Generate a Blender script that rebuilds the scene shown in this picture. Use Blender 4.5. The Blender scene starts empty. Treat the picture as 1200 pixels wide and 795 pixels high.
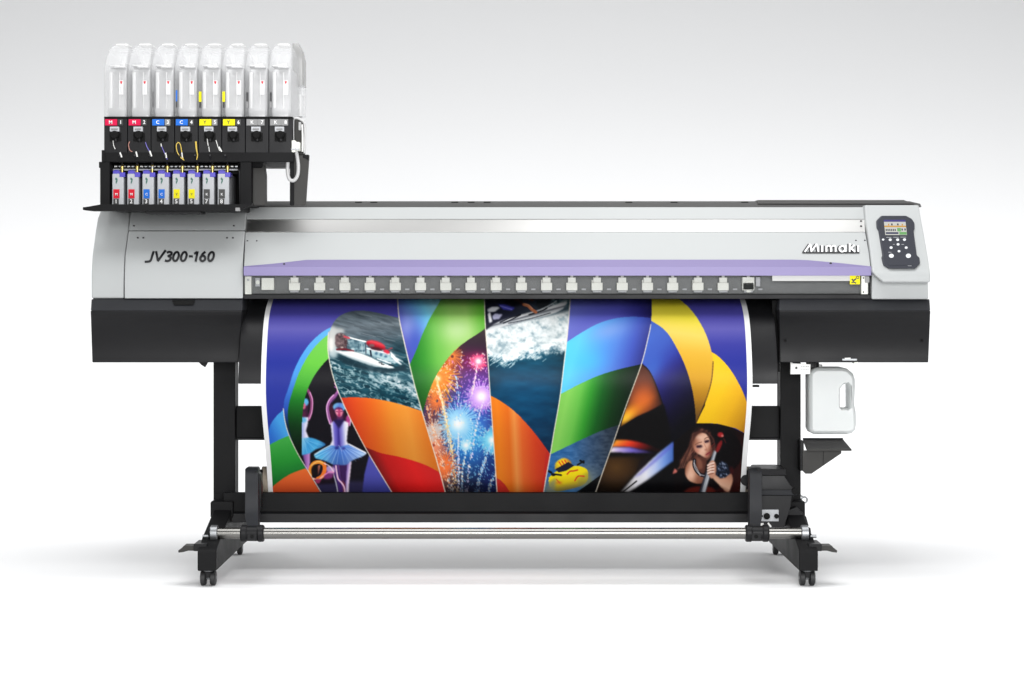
import bpy, bmesh, math, random
import numpy as np
from mathutils import Vector, Matrix
from mathutils.geometry import tessellate_polygon
random.seed(7)
C = bpy.context.scene.collection
# ---------------------------------------------------------------- camera model
F, D, CX, HY, CAMZ = 2471.0, 7.0, 595.0, 340.0, 0.941

def P(px, py, Y):
    k = (D + Y) / F
    return Vector(((px - CX) * k, Y, CAMZ - (py - HY) * k))

def lin(c):
    c = np.asarray(c, float) / 255.0
    return np.where(c <= 0.04045, c / 12.92, ((c + 0.055) / 1.055) ** 2.4)

# ---------------------------------------------------------------- materials
def mat(name, col, rough=0.5, metal=0.0, var=0.0, vscale=6.0, bump=0.0, bscale=300.0,
        coat=0.0, spec=0.5, aniso=0.0, rvar=0.0):
    m = bpy.data.materials.new(name); m.use_nodes = True
    nt = m.node_tree; b = nt.nodes['Principled BSDF']
    b.inputs['Base Color'].default_value = (*col, 1)
    b.inputs['Roughness'].default_value = rough
    b.inputs['Metallic'].default_value = metal
    b.inputs['Specular IOR Level'].default_value = spec
    b.inputs['Coat Weight'].default_value = coat
    b.inputs['Anisotropic'].default_value = aniso
    tc = nt.nodes.new('ShaderNodeTexCoord')
    if var or rvar:
        n = nt.nodes.new('ShaderNodeTexNoise'); n.inputs['Scale'].default_value = vscale
        n.inputs['Detail'].default_value = 6
        nt.links.new(tc.outputs['Object'], n.inputs['Vector'])
        if var:
            mx = nt.nodes.new('ShaderNodeMix'); mx.data_type = 'RGBA'
            mx.inputs[6].default_value = (*[c * (1 - var) for c in col], 1)
            mx.inputs[7].default_value = (*[min(1, c * (1 + var)) for c in col], 1)
            nt.links.new(n.outputs['Fac'], mx.inputs[0])
            nt.links.new(mx.outputs[2], b.inputs['Base Color'])
        if rvar:
            mr = nt.nodes.new('ShaderNodeMapRange')
            mr.inputs[1].default_value = 0.3; mr.inputs[2].default_value = 0.7
            mr.inputs[3].default_value = max(0.02, rough - rvar); mr.inputs[4].default_value = rough + rvar
            nt.links.new(n.outputs['Fac'], mr.inputs[0]); nt.links.new(mr.outputs[0], b.inputs['Roughness'])
    if bump:
        n2 = nt.nodes.new('ShaderNodeTexNoise'); n2.inputs['Scale'].default_value = bscale
        n2.inputs['Detail'].default_value = 3
        bp = nt.nodes.new('ShaderNodeBump'); bp.inputs['Strength'].default_value = bump
        bp.inputs['Distance'].default_value = 0.001
        nt.links.new(tc.outputs['Object'], n2.inputs['Vector'])
        nt.links.new(n2.outputs['Fac'], bp.inputs['Height']); nt.links.new(bp.outputs[0], b.inputs['Normal'])
    return m

def clear_mat(name, col, alpha, rough=0.12, edge=0.5):
    """clear plastic: see-through face on, denser towards grazing angles, glossy"""
    m = bpy.data.materials.new(name); m.use_nodes = True
    nt = m.node_tree; nt.nodes.clear()
    out = nt.nodes.new('ShaderNodeOutputMaterial')
    tr = nt.nodes.new('ShaderNodeBsdfTransparent')
    p = nt.nodes.new('ShaderNodeBsdfPrincipled')
    p.inputs['Base Color'].default_value = (*col, 1); p.inputs['Roughness'].default_value = rough
    lw = nt.nodes.new('ShaderNodeLayerWeight'); lw.inputs['Blend'].default_value = 0.35
    mr = nt.nodes.new('ShaderNodeMapRange')
    mr.inputs[3].default_value = alpha; mr.inputs[4].default_value = min(1, alpha + edge)
    mx = nt.nodes.new('ShaderNodeMixShader')
    nt.links.new(lw.outputs['Facing'], mr.inputs[0]); nt.links.new(mr.outputs[0], mx.inputs[0])
    nt.links.new(tr.outputs[0], mx.inputs[1]); nt.links.new(p.outputs[0], mx.inputs[2])
    nt.links.new(mx.outputs[0], out.inputs[0])
    return m

def screen_mat(name, col, st):
    m = bpy.data.materials.new(name); m.use_nodes = True
    b = m.node_tree.nodes['Principled BSDF']
    b.inputs['Base Color'].default_value = (0.02, 0.02, 0.02, 1)
    b.inputs['Emission Color'].default_value = (*col, 1); b.inputs['Emission Strength'].default_value = st
    b.inputs['Roughness'].default_value = 0.2
    return m

M = dict(
    silver=mat('silver_paint', (0.402, 0.416, 0.416), 0.42, 0.0, spec=.3, var=0.025, vscale=3, bump=0.05, bscale=900, rvar=0.04),
    silver_dull=mat('silver_paint_dull', (0.50, 0.525, 0.53), 0.42, 0.25, var=0.03, vscale=3, bump=0.05, bscale=900),
    band=mat('brushed_metal', (0.80, 0.795, 0.78), 0.34, 1.0, var=0.03, vscale=10, aniso=0.5),
    purple=mat('purple_paint', tuple(lin((118, 109, 150))), 0.4, 0.1, var=0.03),
    black=mat('black_plastic', (0.008, 0.008, 0.009), 0.42, 0, spec=.2, var=0.2, vscale=8, bump=0.12, bscale=700, rvar=0.06),
    powder=mat('black_powder_coat', (0.006, 0.006, 0.0065), 0.55, 0, spec=.13, var=0.25, vscale=6, bump=0.2, bscale=600, rvar=0.08),
    charcoal=mat('charcoal_plastic', (0.020, 0.021, 0.024), 0.48, 0, spec=.22, var=0.12, vscale=8, bump=0.1, bscale=700, rvar=0.05),
    darkgrey=mat('dark_grey_metal', (0.042, 0.042, 0.041), 0.5, 0.0, spec=.25, var=0.15, vscale=7, bump=0.1, bscale=600),
    rail=mat('pale_rail', (0.46, 0.46, 0.45), 0.4, 0, var=.05),
    deep=mat('deep_black', (0.004, 0.004, 0.004), 0.7, 0, spec=.15),
    steel=mat('polished_steel_tube', (0.20, 0.196, 0.186), 0.26, 1.0, var=0.05, vscale=14, rvar=0.04),
    steel_dull=mat('dull_steel', (0.30, 0.31, 0.32), 0.38, 0.9, var=0.1),
    white=mat('white_plastic', (0.80, 0.80, 0.78), 0.4, 0, var=0.03),
    offwhite=mat('off_white_block', (0.74, 0.75, 0.69), 0.45, 0, var=0.05, vscale=40),
    grey=mat('grey_plastic', (0.42, 0.43, 0.45), 0.42, 0, var=0.05, vscale=12),
    cart=mat('cartridge_grey', (0.42, 0.43, 0.45), 0.42, 0, var=0.05, vscale=20),
    inner=mat('window_interior', (0.15, 0.155, 0.155), 0.6, 0, var=0.15, vscale=20),
    violetcap=mat('violet_cap', (0.06, 0.045, 0.42), 0.35, 0),
    magenta=mat('magenta_label', tuple(lin((200, 22, 70))), 0.5, spec=.15),
    red=mat('red_label', tuple(lin((200, 22, 44))), 0.5, spec=.15),
    blue=mat('blue_label', tuple(lin((34, 104, 198))), 0.5, spec=.15),
    yellow=mat('yellow_label', tuple(lin((222, 212, 20))), 0.5, spec=.15),
    blacklabel=mat('black_label', (0.012, 0.012, 0.012), 0.4),
    greylabel=mat('grey_label', (0.20, 0.20, 0.20), 0.4),
    ink_white=mat('white_lettering', (0.85, 0.85, 0.85), 0.5),
    ink_black=mat('black_lettering', (0.008, 0.008, 0.01), 0.45),
    ink_green=mat('green_mark', (0.03, 0.12, 0.09), 0.5),
    rubber=mat('black_rubber', (0.012, 0.012, 0.013), 0.55, 0, bump=0.15, bscale=500),
    cardboard=mat('cardboard', (0.30, 0.255, 0.20), 0.8, 0, var=0.1, vscale=30),
    wire_yellow=mat('yellow_wire', (0.62, 0.45, 0.08), 0.4), wire_white=mat('white_wire', (0.7, 0.7, 0.68), 0.4),
    wire_blue=mat('blue_wire', (0.12, 0.10, 0.40), 0.4), wire_red=mat('red_wire', (0.42, 0.20, 0.16), 0.4),
    cable=mat('grey_cable', (0.46, 0.46, 0.46), 0.35, 0),
    brass=mat('brass', (0.62, 0.47, 0.14), 0.3, 0.8),
    gunmetal=mat('gunmetal', (0.034, 0.033, 0.031), 0.5, 0.1, spec=.25, var=0.15, vscale=9),
    panel=mat('control_panel_plastic', (0.030, 0.032, 0.042), 0.4, 0, spec=.2, bump=0.05),
    pill=mat('pale_key', (0.62, 0.64, 0.66), 0.4),
    shell=clear_mat('clear_plastic_cover', (0.74, 0.745, 0.755), 0.26, 0.22, 0.2),
    smoked=clear_mat('smoked_window', (0.10, 0.105, 0.105), 0.10, 0.12, 0.3),
    hdpe=mat('natural_polythene', (0.585, 0.605, 0.60), 0.4, 0, var=0.03, vscale=8),
    pouch=mat('white_ink_bottle', (0.66, 0.66, 0.66), 0.3, 0, var=0.05, vscale=18, coat=0.3),
    pouchgrey=mat('grey_ink_bottle_foil', (0.47, 0.47, 0.475), 0.3, 0.1, var=0.08, vscale=16, coat=0.3),
    smoke=clear_mat('grey_clear_plastic', (0.34, 0.34, 0.335), 0.72, 0.25, 0.2),
)
h = M['hdpe'].node_tree.nodes['Principled BSDF']
h.inputs['Subsurface Weight'].default_value = 0.6
h.inputs['Subsurface Radius'].default_value = (0.05, 0.055, 0.055)
h.inputs['Subsurface Scale'].default_value = 1.0

# ---------------------------------------------------------------- mesh builder
class MB:
    def __init__(s): s.v = []; s.f = []; s.mi = []; s.mats = []
    def slot(s, m):
        if m not in s.mats: s.mats.append(m)
        return s.mats.index(m)
    def add(s, vs, fs, m):
        o = len(s.v); k = s.slot(m)
        s.v += [Vector(v) for v in vs]
        for f in fs: s.f.append([i + o for i in f]); s.mi.append(k)
        return s
    def wbox(s, x0, x1, y0, y1, z0, z1, m):
        vs = [(x, y, z) for z in (z0, z1) for y in (y0, y1) for x in (x0, x1)]
        return s.add(vs, [(0,2,3,1),(4,5,7,6),(0,1,5,4),(2,6,7,3),(0,4,6,2),(1,3,7,5)], m)
    def box(s, a, b, c, d, Y0, Y1, m):
        """photo rectangle a..b by c..d at depth Y0, running straight back to Y1"""
        p, q = P(a, d, Y0), P(b, c, Y0)
        return s.wbox(p.x, q.x, Y0, Y1, p.z, q.z, m)
    def loft(s, rows, m, thick=0.02, back=None):
        """rows (pxL, pxR, py, Y): a front sheet following the rows, given thickness in Y"""
        n = len(rows); fr = []; bk = []
        for (l, r, py, Y) in rows:
            a, b = P(l, py, Y), P(r, py, Y); fr += [a, b]
            yb = Y + thick if back is None else back
            bk += [Vector((a.x, yb, a.z)), Vector((b.x, yb, b.z))]
        vs = fr + bk; o = 2 * n; fs = []
        for i in range(n - 1):
            j = 2 * i
            fs += [(j, j+2, j+3, j+1), (o+j, o+j+1, o+j+3, o+j+2), (j, o+j, o+j+2, j+2), (j+1, j+3, o+j+3, o+j+1)]
        fs += [(0, 1, o+1, o), (2*n-2, o+2*n-2, o+2*n-1, 2*n-1)]
        return s.add(vs, fs, m)
    def prism(s, pts, Yf, m, thick=0.002):
        """photo polygon laid on a surface (Yf number or function of px,py), thickness towards the back"""
        g = Yf if callable(Yf) else (lambda x, y: Yf)
        n = len(pts)
        fr = [P(x, y, g(x, y)) for x, y in pts]
        bk = [Vector((v.x, v.y + thick, v.z)) for v in fr]
        tri = tessellate_polygon([[Vector((x, -y, 0)) for x, y in pts]])
        fs = [tuple(t) for t in tri] + [tuple(i + n for i in reversed(t)) for t in tri]
        fs += [(i, (i+1) % n, n + (i+1) % n, n + i) for i in range(n)]
        return s.add(fr + bk, fs, m)
    def stroke(s, pts, w, Yf, m, thick=0.0015, closed=False):
        """a pen stroke of width w along photo points, as a raised ribbon"""
        if callable(Yf) and not closed:
            q = [pts[0]]
            for (x0, y0), (x1, y1) in zip(pts[:-1], pts[1:]):
                c = max(1, int(math.hypot(x1-x0, y1-y0)/.8))
                q += [(x0+(x1-x0)*k/c, y0+(y1-y0)*k/c) for k in range(1, c+1)]
            pts = q
        pts = [Vector((x, y)) for x, y in pts]; n = len(pts); L = []; R = []
        for i in range(n):
            a = pts[(i-1) % n] if (closed or i > 0) else pts[i]
            b = pts[(i+1) % n] if (closed or i < n-1) else pts[i]
            d = (b - a); d = d.normalized() if d.length > 1e-6 else Vector((1, 0)); nn = Vector((-d.y, d.x)) * (w / 2)
            L.append(pts[i] + nn); R.append(pts[i] - nn)
        g = Yf if callable(Yf) else (lambda x, y: Yf)
        fr = [P(p.x, p.y, g(p.x, p.y)) for p in L] + [P(p.x, p.y, g(p.x, p.y)) for p in R]
        bk = [Vector((v.x, v.y + thick, v.z)) for v in fr]; N = 2 * n; fs = []
        for i in range(n if closed else n - 1):
            j = (i + 1) % n
            fs += [(i, j, n+j, n+i), (N+i, N+n+i, N+n+j, N+j), (i, N+i, N+j, j), (n+i, n+j, N+n+j, N+n+i)]
        if not closed:
            fs += [(0, n, N+n, N), (n-1, N+n-1, N+2*n-1, 2*n-1)]
        return s.add(fr + bk, fs, m)
    def tube(s, pts, r, m, seg=14, cap=True, closed=False):
        pts = [Vector(p) for p in pts]; n = len(pts); rings = []
        up = Vector((0.13, 0.31, 0.94)).normalized()
        for i in range(n):
            a = pts[max(i-1, 0)]; b = pts[min(i+1, n-1)]
            t = (b - a).normalized()
            u = t.cross(up); u = u.normalized() if u.length > 1e-4 else t.cross(Vector((1, 0, 0))).normalized()
            v = t.cross(u); rr = r[i] if isinstance(r, (list, tuple)) else r
            rings.append([pts[i] + (u * math.cos(2*math.pi*k/seg) + v * math.sin(2*math.pi*k/seg)) * rr for k in range(seg)])
        vs = [p for q in rings for p in q]; fs = []
        for i in range(n-1):
            for k in range(seg):
                fs.append((i*seg+k, i*seg+(k+1) % seg, (i+1)*seg+(k+1) % seg, (i+1)*seg+k))
        if cap: fs += [tuple(reversed(range(seg))), tuple((n-1)*seg+k for k in range(seg))]
        return s.add(vs, fs, m)
    def cyl(s, a, b, r, m, seg=24): return s.tube([a, b], r, m, seg)
    def rings(s, secs, m, cr=0.3, seg=6):
        """stack of rounded rectangles: (cx, cy, halfw, halfd, z)"""
        vs = []; fs = []; K = 4 * seg
        for (cx, cy, hw, hd, z) in secs:
            r = min(hw, hd) * cr
            for q, (sx, sy) in enumerate(((1, 1), (-1, 1), (-1, -1), (1, -1))):
                for k in range(seg):
                    a = math.pi/2 * (q + k/(seg-1))
                    vs.append((cx + sx*(hw-r) + r*math.cos(a), cy + sy*(hd-r) + r*math.sin(a), z))
        n = len(secs)
        for i in range(n-1):
            for k in range(K): fs.append((i*K+k, i*K+(k+1) % K, (i+1)*K+(k+1) % K, (i+1)*K+k))
        fs += [tuple(reversed(range(K))), tuple((n-1)*K+k for k in range(K))]
        return s.add(vs, fs, m)
    def text(s, body, px, py, size, Y, m, shear=0.0):
        """upright lettering centred on a photo point, cap height in photo pixels"""
        cu = bpy.data.curves.new('lettering', 'FONT'); cu.body = body; cu.size = 1; cu.shear = shear
        cu.align_x = 'CENTER'; cu.align_y = 'CENTER'; cu.extrude = 0.02; cu.offset = 0.012; cu.resolution_u = 3
        o = bpy.data.objects.new('lettering', cu); C.objects.link(o)
        dg = bpy.context.evaluated_depsgraph_get(); me = o.evaluated_get(dg).to_mesh()
        k = (D + Y) / F * size / 0.70; c = P(px, py, Y)
        vs = [Vector((c.x + v.co.x*k, c.y - v.co.z*0.02, c.z + v.co.y*k)) for v in me.vertices]
        s.add(vs, [tuple(p.vertices) for p in me.polygons], m)
        bpy.data.objects.remove(o); bpy.data.curves.remove(cu)
        return s
    def build(s, name, parent=None, bev=0.0, smooth=0.6, seg=2):
        me = bpy.data.meshes.new(name)
        base = Vector((0, 0, 0)); q = parent
        while q is not None: base += q.location; q = q.parent
        me.from_pydata([tuple(v - base) for v in s.v], [], s.f)
        for m in s.mats: me.materials.append(m)
        me.polygons.foreach_set('material_index', s.mi)
        bm = bmesh.new(); bm.from_mesh(me)
        bmesh.ops.recalc_face_normals(bm, faces=bm.faces); bm.to_mesh(me); bm.free()
        if smooth:
            me.polygons.foreach_set('use_smooth', [True] * len(me.polygons))
            me.set_sharp_from_angle(angle=smooth)
        me.update()
        o = bpy.data.objects.new(name, me); C.objects.link(o); o.parent = parent
        if bev:
            b = o.modifiers.new('Bevel', 'BEVEL'); b.width = bev; b.segments = seg
            b.limit_method = 'ANGLE'; b.angle_limit = 0.6; b.harden_normals = True
        return o

def thing(name, loc, label, cat, group=None):
    o = bpy.data.objects.new(name, None); C.objects.link(o); o.location = loc
    o.empty_display_size = 0.05
    o['label'] = label; o['category'] = cat
    if group: o['group'] = group
    return o
def tag(o, label, cat, group=None):
    o['label'] = label; o['category'] = cat
    if group: o['group'] = group
    return o
def copy_tree(o, parent=None, loc=None):
    c = o.copy(); C.objects.link(c)
    if parent is not None: c.parent = parent
    if loc is not None: c.location = loc
    for ch in list(o.children): copy_tree(ch, c)
    return c
def interp(tab):
    xs = [t[0] for t in tab]; ys = [t[1] for t in tab]
    return lambda y: float(np.interp(y, xs, ys))
def smooth_tab(tab):
    """smooth interpolation through a table (Catmull-Rom)"""
    xs = np.array([t[0] for t in tab], float); ys = np.array([t[1] for t in tab], float)
    m = np.gradient(ys, xs)
    def f(x):
        x = np.clip(np.asarray(x, float), xs[0], xs[-1]); i = np.clip(np.searchsorted(xs, x) - 1, 0, len(xs)-2)
        hh = xs[i+1] - xs[i]; t = (x - xs[i]) / hh
        return ((2*t**3-3*t**2+1)*ys[i] + (t**3-2*t**2+t)*hh*m[i] + (-2*t**3+3*t**2)*ys[i+1] + (t**3-t**2)*hh*m[i+1])
    return f

# ================================================================= SETTING
def build_floor():
    prof = [(-9.0, 0.0), (1.5, 0.0)]
    R = 8.0
    for k in range(1, 41):
        a = math.pi/2 * k/40
        prof.append((1.5 + R*math.sin(a), R*(1-math.cos(a))))
    prof.append((9.5, 11.0))
    b = MB(); vs = []; fs = []; n = len(prof)
    for (y, z) in prof: vs += [(-14, y, z), (14, y, z)]
    for i in range(n-1): fs.append((2*i, 2*i+1, 2*i+3, 2*i+2))
    m = mat('white_paper_backdrop', (0.86, 0.863, 0.868), 0.85, 0, var=0.008, vscale=0.5, spec=0.1)
    b.add(vs, fs, m)
    o = b.build('floor', None, smooth=0.9); o['kind'] = 'structure'
build_floor()

# ================================================================= PRINTER
printer = thing('wide_format_printer', (0, 0.2, 0),
                'long silver and black roll printer with a purple trim on a castored stand', 'printer')
def pt(b, name, bev=0.0015, parent=None, **k): return b.build(name, parent or printer, bev, **k)

def screw(parent, px, py, Y, r=1.5, m='ink_black'):
    b = MB(); c = P(px, py, Y); k = (D+Y)/F
    b.cyl((c.x, c.y+0.004, c.z), (c.x, c.y-0.0015, c.z), r*k, M[m], 14)
    b.cyl((c.x, c.y-0.0015, c.z), (c.x, c.y-0.0022, c.z), r*k*0.45, M['deep'], 6)
    return b.build('screw', parent, 0)

# --- inner carcass
b = MB(); b.box(118, 1076, 262, 420, 0.30, 0.62, M['black']); b.box(270, 925, 351, 420, 0.16, 0.30, M['deep']); b.box(109, 284, 344, 357, .02, .3, M['deep']); b.box(1022, 1085, 344, 357, .02, .3, M['deep'])
pt(b, 'body')
# --- left silver cover: end panel and front panel
Yl = interp([(243, .20), (271, .085), (285, .04), (300, .0), (325, -.04), (352, -.055)])
Lr = interp([(243, 289), (271, 286.5), (300, 285), (352, 284.5)])
Ll = interp([(247, 118), (255, 114.5), (270, 112), (300, 108), (320, 107), (352, 107)])
Lm = interp([(243, 153), (271, 150.5), (300, 146.5), (325, 145.5), (352, 145.5)])
ys = [246, 250, 256, 262, 271, 278, 285, 292, 300, 310, 320, 330, 341, 350]
b = MB(); b.loft([(Ll(y), Lm(y) - .35, y, Yl(y) + .006) for y in ys], M['silver'], back=.5); pt(b, 'end_cover', .006, seg=3)
b = MB(); b.loft([(Lm(y) + .35, Lr(y), y, Yl(y)) for y in (244, 248, 256, 262, 270.3)], M['silver'], back=.45)
lid = pt(b, 'lid_cover', .002)
for (x, y) in ((157, 265), (274, 265)): screw(lid, x, y, Yl(y)-.001, 1.3)
b = MB(); b.loft([(Lm(y) + .35, Lr(y), y, Yl(y) - .003) for y in ys[4:]], M['silver'], back=.45)
lc = pt(b, 'side_cover', .003)
for (x, y) in ((161.5, 279), (168, 279), (266, 279), (273, 279)): screw(lc, x, y, Yl(y)-.004, 1.2)
# model lettering
def ell(cx, cy, rx, ry, sh=0.0, n=20, a0=0, a1=360):
    return [(cx + rx*math.cos(math.radians(a)) - sh*ry*math.sin(math.radians(a)), cy + ry*math.sin(math.radians(a)))
            for a in np.linspace(a0, a1, n, endpoint=(a1-a0) < 360)]
def crv(pts, n=6):
    p = [pts[0]] + list(pts) + [pts[-1]]; out = []
    for i in range(1, len(p)-2):
        a, b_, c, d = [np.array(q, float) for q in p[i-1:i+3]]
        for t in np.linspace(0, 1, n, endpoint=False):
            out.append(tuple(.5*((2*b_)+(c-a)*t+(2*a-5*b_+4*c-d)*t*t+(3*b_-a-3*c+d)*t**3)))
    out.append(tuple(pts[-1])); return out
b = MB(); wS = 2.65
sk = [(crv([(180.2, 294.6), (178.3, 300), (177, 304.4), (175, 306.5), (169.6, 307)]), 0), ([(182.8, 294.6), (185.2, 306.2)], 0), ([(184.7, 306.4), (194.2, 293.4)], 0),
      (crv([(195.6, 296.6), (198, 295.4), (200.9, 296.2), (200.5, 298.7), (197.2, 300.3), (200, 301.6), (199.2, 304.8), (196, 306.1), (193.2, 305.3)]), 0),
      (ell(206.2, 300.8, 3.1, 5.3, .22), 1), (ell(215.4, 300.8, 3.1, 5.3, .22), 1), ([(221.3, 300.6), (226.0, 300.6)], 0),
      ([(227.6, 297.6), (231.3, 295.4)], 0), ([(231.6, 294.8), (229.2, 306.8)], 0),
      (crv([(240.8, 295.3), (237.8, 297.5), (234.7, 302.4)]), 0), (ell(237.6, 303.0, 2.9, 3.1, .1), 1), (ell(247.3, 300.8, 3.1, 5.3, .22), 1)]
for i, (s_, cl) in enumerate(sk):
    b.stroke(s_, wS, lambda x, y, i=i: Yl(y) - .0052 - i*.0002, M['ink_black'], .0016, bool(cl))
b.build('model_lettering', lc, 0, smooth=0)

# --- centre front cover
Yc = interp([(236, .30), (243, .22), (257, .165), (272, .10), (305, -.035), (313.2, -.065), (323.4, -.068)])
Cl = interp([(243, 290), (272, 287.5), (323, 285.5)])
Cr = interp([(243, 1012), (272, 1014), (300, 1019), (323, 1021)])
b = MB(); b.loft([(Cl(y), Cr(y), y, Yc(y)) for y in (243, 247, 252, 257.0)], M['silver'], back=.4)
b.loft([(Cl(y), Cr(y), y, Yc(y)) for y in (272.4, 280, 288, 296, 305)] +
       [(Cl(y), Cr(y), y, Yc(y)) for y in (309, 312.8)], M['silver'], back=.4)
fc = pt(b, 'front_cover', .002)
b = MB(); b.loft([(Cl(y), Cr(y), y, Yc(y) + .003) for y in (257.3, 262, 267, 272.1)], M['band'], back=.39); pt(b, 'metal_band', .001, fc)
for (x, y) in ((292, 260.5), (1009, 259.5), (1009, 265.5)): screw(fc, x, y, Yc(y)+.002, 1.3)
for (x, y) in ((290, 282.5), (301, 282.5), (1003, 282), (1013.5, 282)): screw(fc, x, y, Yc(y)-.001, .9)
# thin groove under the band
b = MB(); b.loft([(Cl(y), Cr(y), y, Yc(y) + .001) for y in (272.15, 272.4)], M['darkgrey'], back=.39); pt(b, 'groove', 0, fc)
# purple trim: tapered upper face + lower lip
b = MB()
n = 40; top = []; bot = []
for i in range(n+1):
    x = 285.6 + (1020.6-285.6)*i/n
    yt = np.interp(x, [285, 322, 360, 940, 985, 1021], [312.2, 309, 304.6, 304.4, 308.5, 312.4]); top.append((x, float(yt)))
b.prism(top + [(1020.8, 313.1), (285.5, 313.1)], lambda x, y: Yc(y) - .0035, M['purple'], .012)
b.loft([(285.5, 1020.8, 313.1, Yc(313.1)-.0035), (285.5, 1021, 323.2, -.0715)], M['purple'], .03)
tr = pt(b, 'purple_trim', .0)
screw(tr, 333, 309.8, Yc(309.8)-.004, 1.3); screw(tr, 973.5, 309, Yc(309)-.004, 1.5)
# logo lettering
def logo():
    b = MB(); A = []
    A += [[(943.2, 295.4), (949.6, 286.2)], [(949.6, 286.2), (950.9, 295.2)], [(950.5, 295.2), (957.2, 286.2)], [(957.4, 286.2), (959.2, 295.4)]]
    A += [[(963.4, 287.6), (963.4, 295.4)]]
    A += [[(968.4, 288.0), (968.4, 295.4)], crv([(968.6, 289.6), (971, 288.2), (973.4, 289.4), (973.8, 295.4)], 4), crv([(974, 289.6), (976.5, 288.2), (979, 289.4), (979.3, 295.4)], 4)]
    A += [ell(987.0, 291.8, 3.3, 3.3, 0, 14) + [ell(987.0, 291.8, 3.3, 3.3, 0, 14)[0]], [(991.0, 287.8), (991.0, 295.4)]]
    A += [[(995.8, 285.6), (995.8, 295.4)], [(1001.4, 287.4), (996.6, 291.6)], [(997.2, 291.2), (1002.2, 295.4)], [(1005.8, 287.8), (1005.8, 295.4)]]
    for i, s_ in enumerate(A):
        b.stroke([(x-1.5, y+.2) for x, y in s_], 2.6, lambda x, y, i=i: Yc(y) - .003 - i*.0001, M['ink_black'], .004)
        b.stroke(s_, 1.75, lambda x, y, i=i: Yc(y) - .0085 - i*.0002, M['ink_white'], .006)
    b.prism([(940.3, 295.1), (1007, 295.1), (1007, 296.8), (940.3, 296.8)], lambda x, y: Yc(y) - .0052, M['ink_black'], .005)
    b.build('brand_lettering', fc, 0, smooth=0)
logo()
# smoked window with the pinch rollers behind
b = MB(); b.box(286, 1018, 322, 346, -.030, -.015, M['inner']); pt(b, 'roller_bar', 0)
xs = [313.8] + [345 + 29.56*i for i in range(19)]
def roller(x, kind):
    b = MB(); b.box(x-6.5, x+6.5, 331.5, 340.5, -.052, -.031, M['offwhite']); b.box(x-4.6, x+4.6, 325.4, 331.5, -.050, -.031, M['offwhite'])
    b.box(x-1.6, x+1.6, 323.2, 325.4, -.048, -.031, M['offwhite'])
    if kind: b.box(x-6.5, x-4.9, 328, 331.5, -.047, -.031, M['offwhite'])
    b.box(x+11.5, x+16.5, 338.2, 340.2, -.036, -.031, M['grey'])
    b.cyl(P(x-5, 341.8, -.040), P(x+5, 341.8, -.040), .004, M['grey'], 12)
    return b
for i, x in enumerate(xs):
    if i == 0:
        b = MB(); b.box(306.5, 321, 326, 340, -.052, -.031, M['offwhite']); b.box(299, 304.5, 326, 336, -.046, -.031, M['grey'])
        b.cyl(P(302, 331, -.045), P(302, 331, -.051), .007, M['offwhite'], 14)
    else: b = roller(x, i % 2)
    pt(b, 'pinch_roller', .001)
b = MB(); b.box(870, 884, 325, 340, -.052, -.031, M['offwhite']); b.box(886, 891, 325, 336, -.045, -.031, M['grey']); b.box(875, 880, 340.2, 343, -.045, -.031, M['offwhite'])
pt(b, 'pinch_roller', .001)
b = MB(); b.box(287, 294.5, 324, 345, -.052, -.031, M['offwhite']); b.box(289.5, 292, 327, 329.5, -.055, -.05, M['grey']); pt(b, 'window_bracket', .001)
b = MB(); b.box(1009.5, 1017, 323.8, 345, -.066, -.031, M['offwhite']); b.box(1013.5, 1019, 324, 331.5, -.069, -.031, M['greylabel']); pt(b, 'window_bracket', .001)
screw(printer, 1011.8, 326, -.0665, .9); screw(printer, 1011.8, 342.5, -.0665, .9)
b = MB(); b.box(905, 1007, 322.6, 329.6, -.066, -.0625, M['rail']); pt(b, 'window_rail', .001)
b = MB(); b.loft([(286, 1009.4, 323.0, -.061), (286, 1009.4, 344.4, -.058)], M['smoked'], .004); pt(b, 'viewing_window', .0)
b = MB(); b.box(285.5, 1020, 345.3, 350.6, -.05, .03, M['black']); b.box(285.5, 1020, 344.2, 345.4, -.046, .0, M['darkgrey']); pt(b, 'lower_rail', .002)
# warning sticker
b = MB(); Ys = -.0675
b.prism([(996, 323.2), (1007.8, 323.2), (1007.8, 333.4), (996, 333.4)], Ys, M['yellow'], .0015)
b.stroke(crv([(998.3, 327.2), (1000.2, 328.8), (1003.2, 326.9)]), 1.7, Ys-.0006, M['ink_black'], .0006)
b.stroke([(1000.4, 328.6), (1000, 330.8), (1003.4, 332)], 1.6, Ys-.0008, M['ink_black'], .0006)
b.stroke([(997.8, 331.8), (1000, 330.4)], 1.2, Ys-.0007, M['ink_black'], .0006)
b.stroke(ell(1005, 325.4, 1.5, 1.5, 0, 12), .8, Ys-.0006, M['ink_black'], .0006, True)
b.build('warning_sticker', printer, 0)
# top cover
b = MB(); b.loft([(300, 1080, 242.8, .235), (300, 1078.5, 239, .27), (302, 1068, 236.2, .33), (302, 1066, 236.0, .36)], M['darkgrey'], back=.5); pt(b, 'top_cover', .002)
b = MB(); b.loft([(888, 1072, 239.0, .262), (888, 1060, 235.0, .30), (888, 1060, 234.6, .34)], M['gunmetal'], back=.5); pt(b, 'top_cover', .001)
for x in (420, 438, 533, 552, 571, 737, 790, 873):
    b = MB(); b.box(x-4, x+4, 236.6, 237.5, .298, .31, M['deep']); b.build('hinge_slot', printer, 0)

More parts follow.
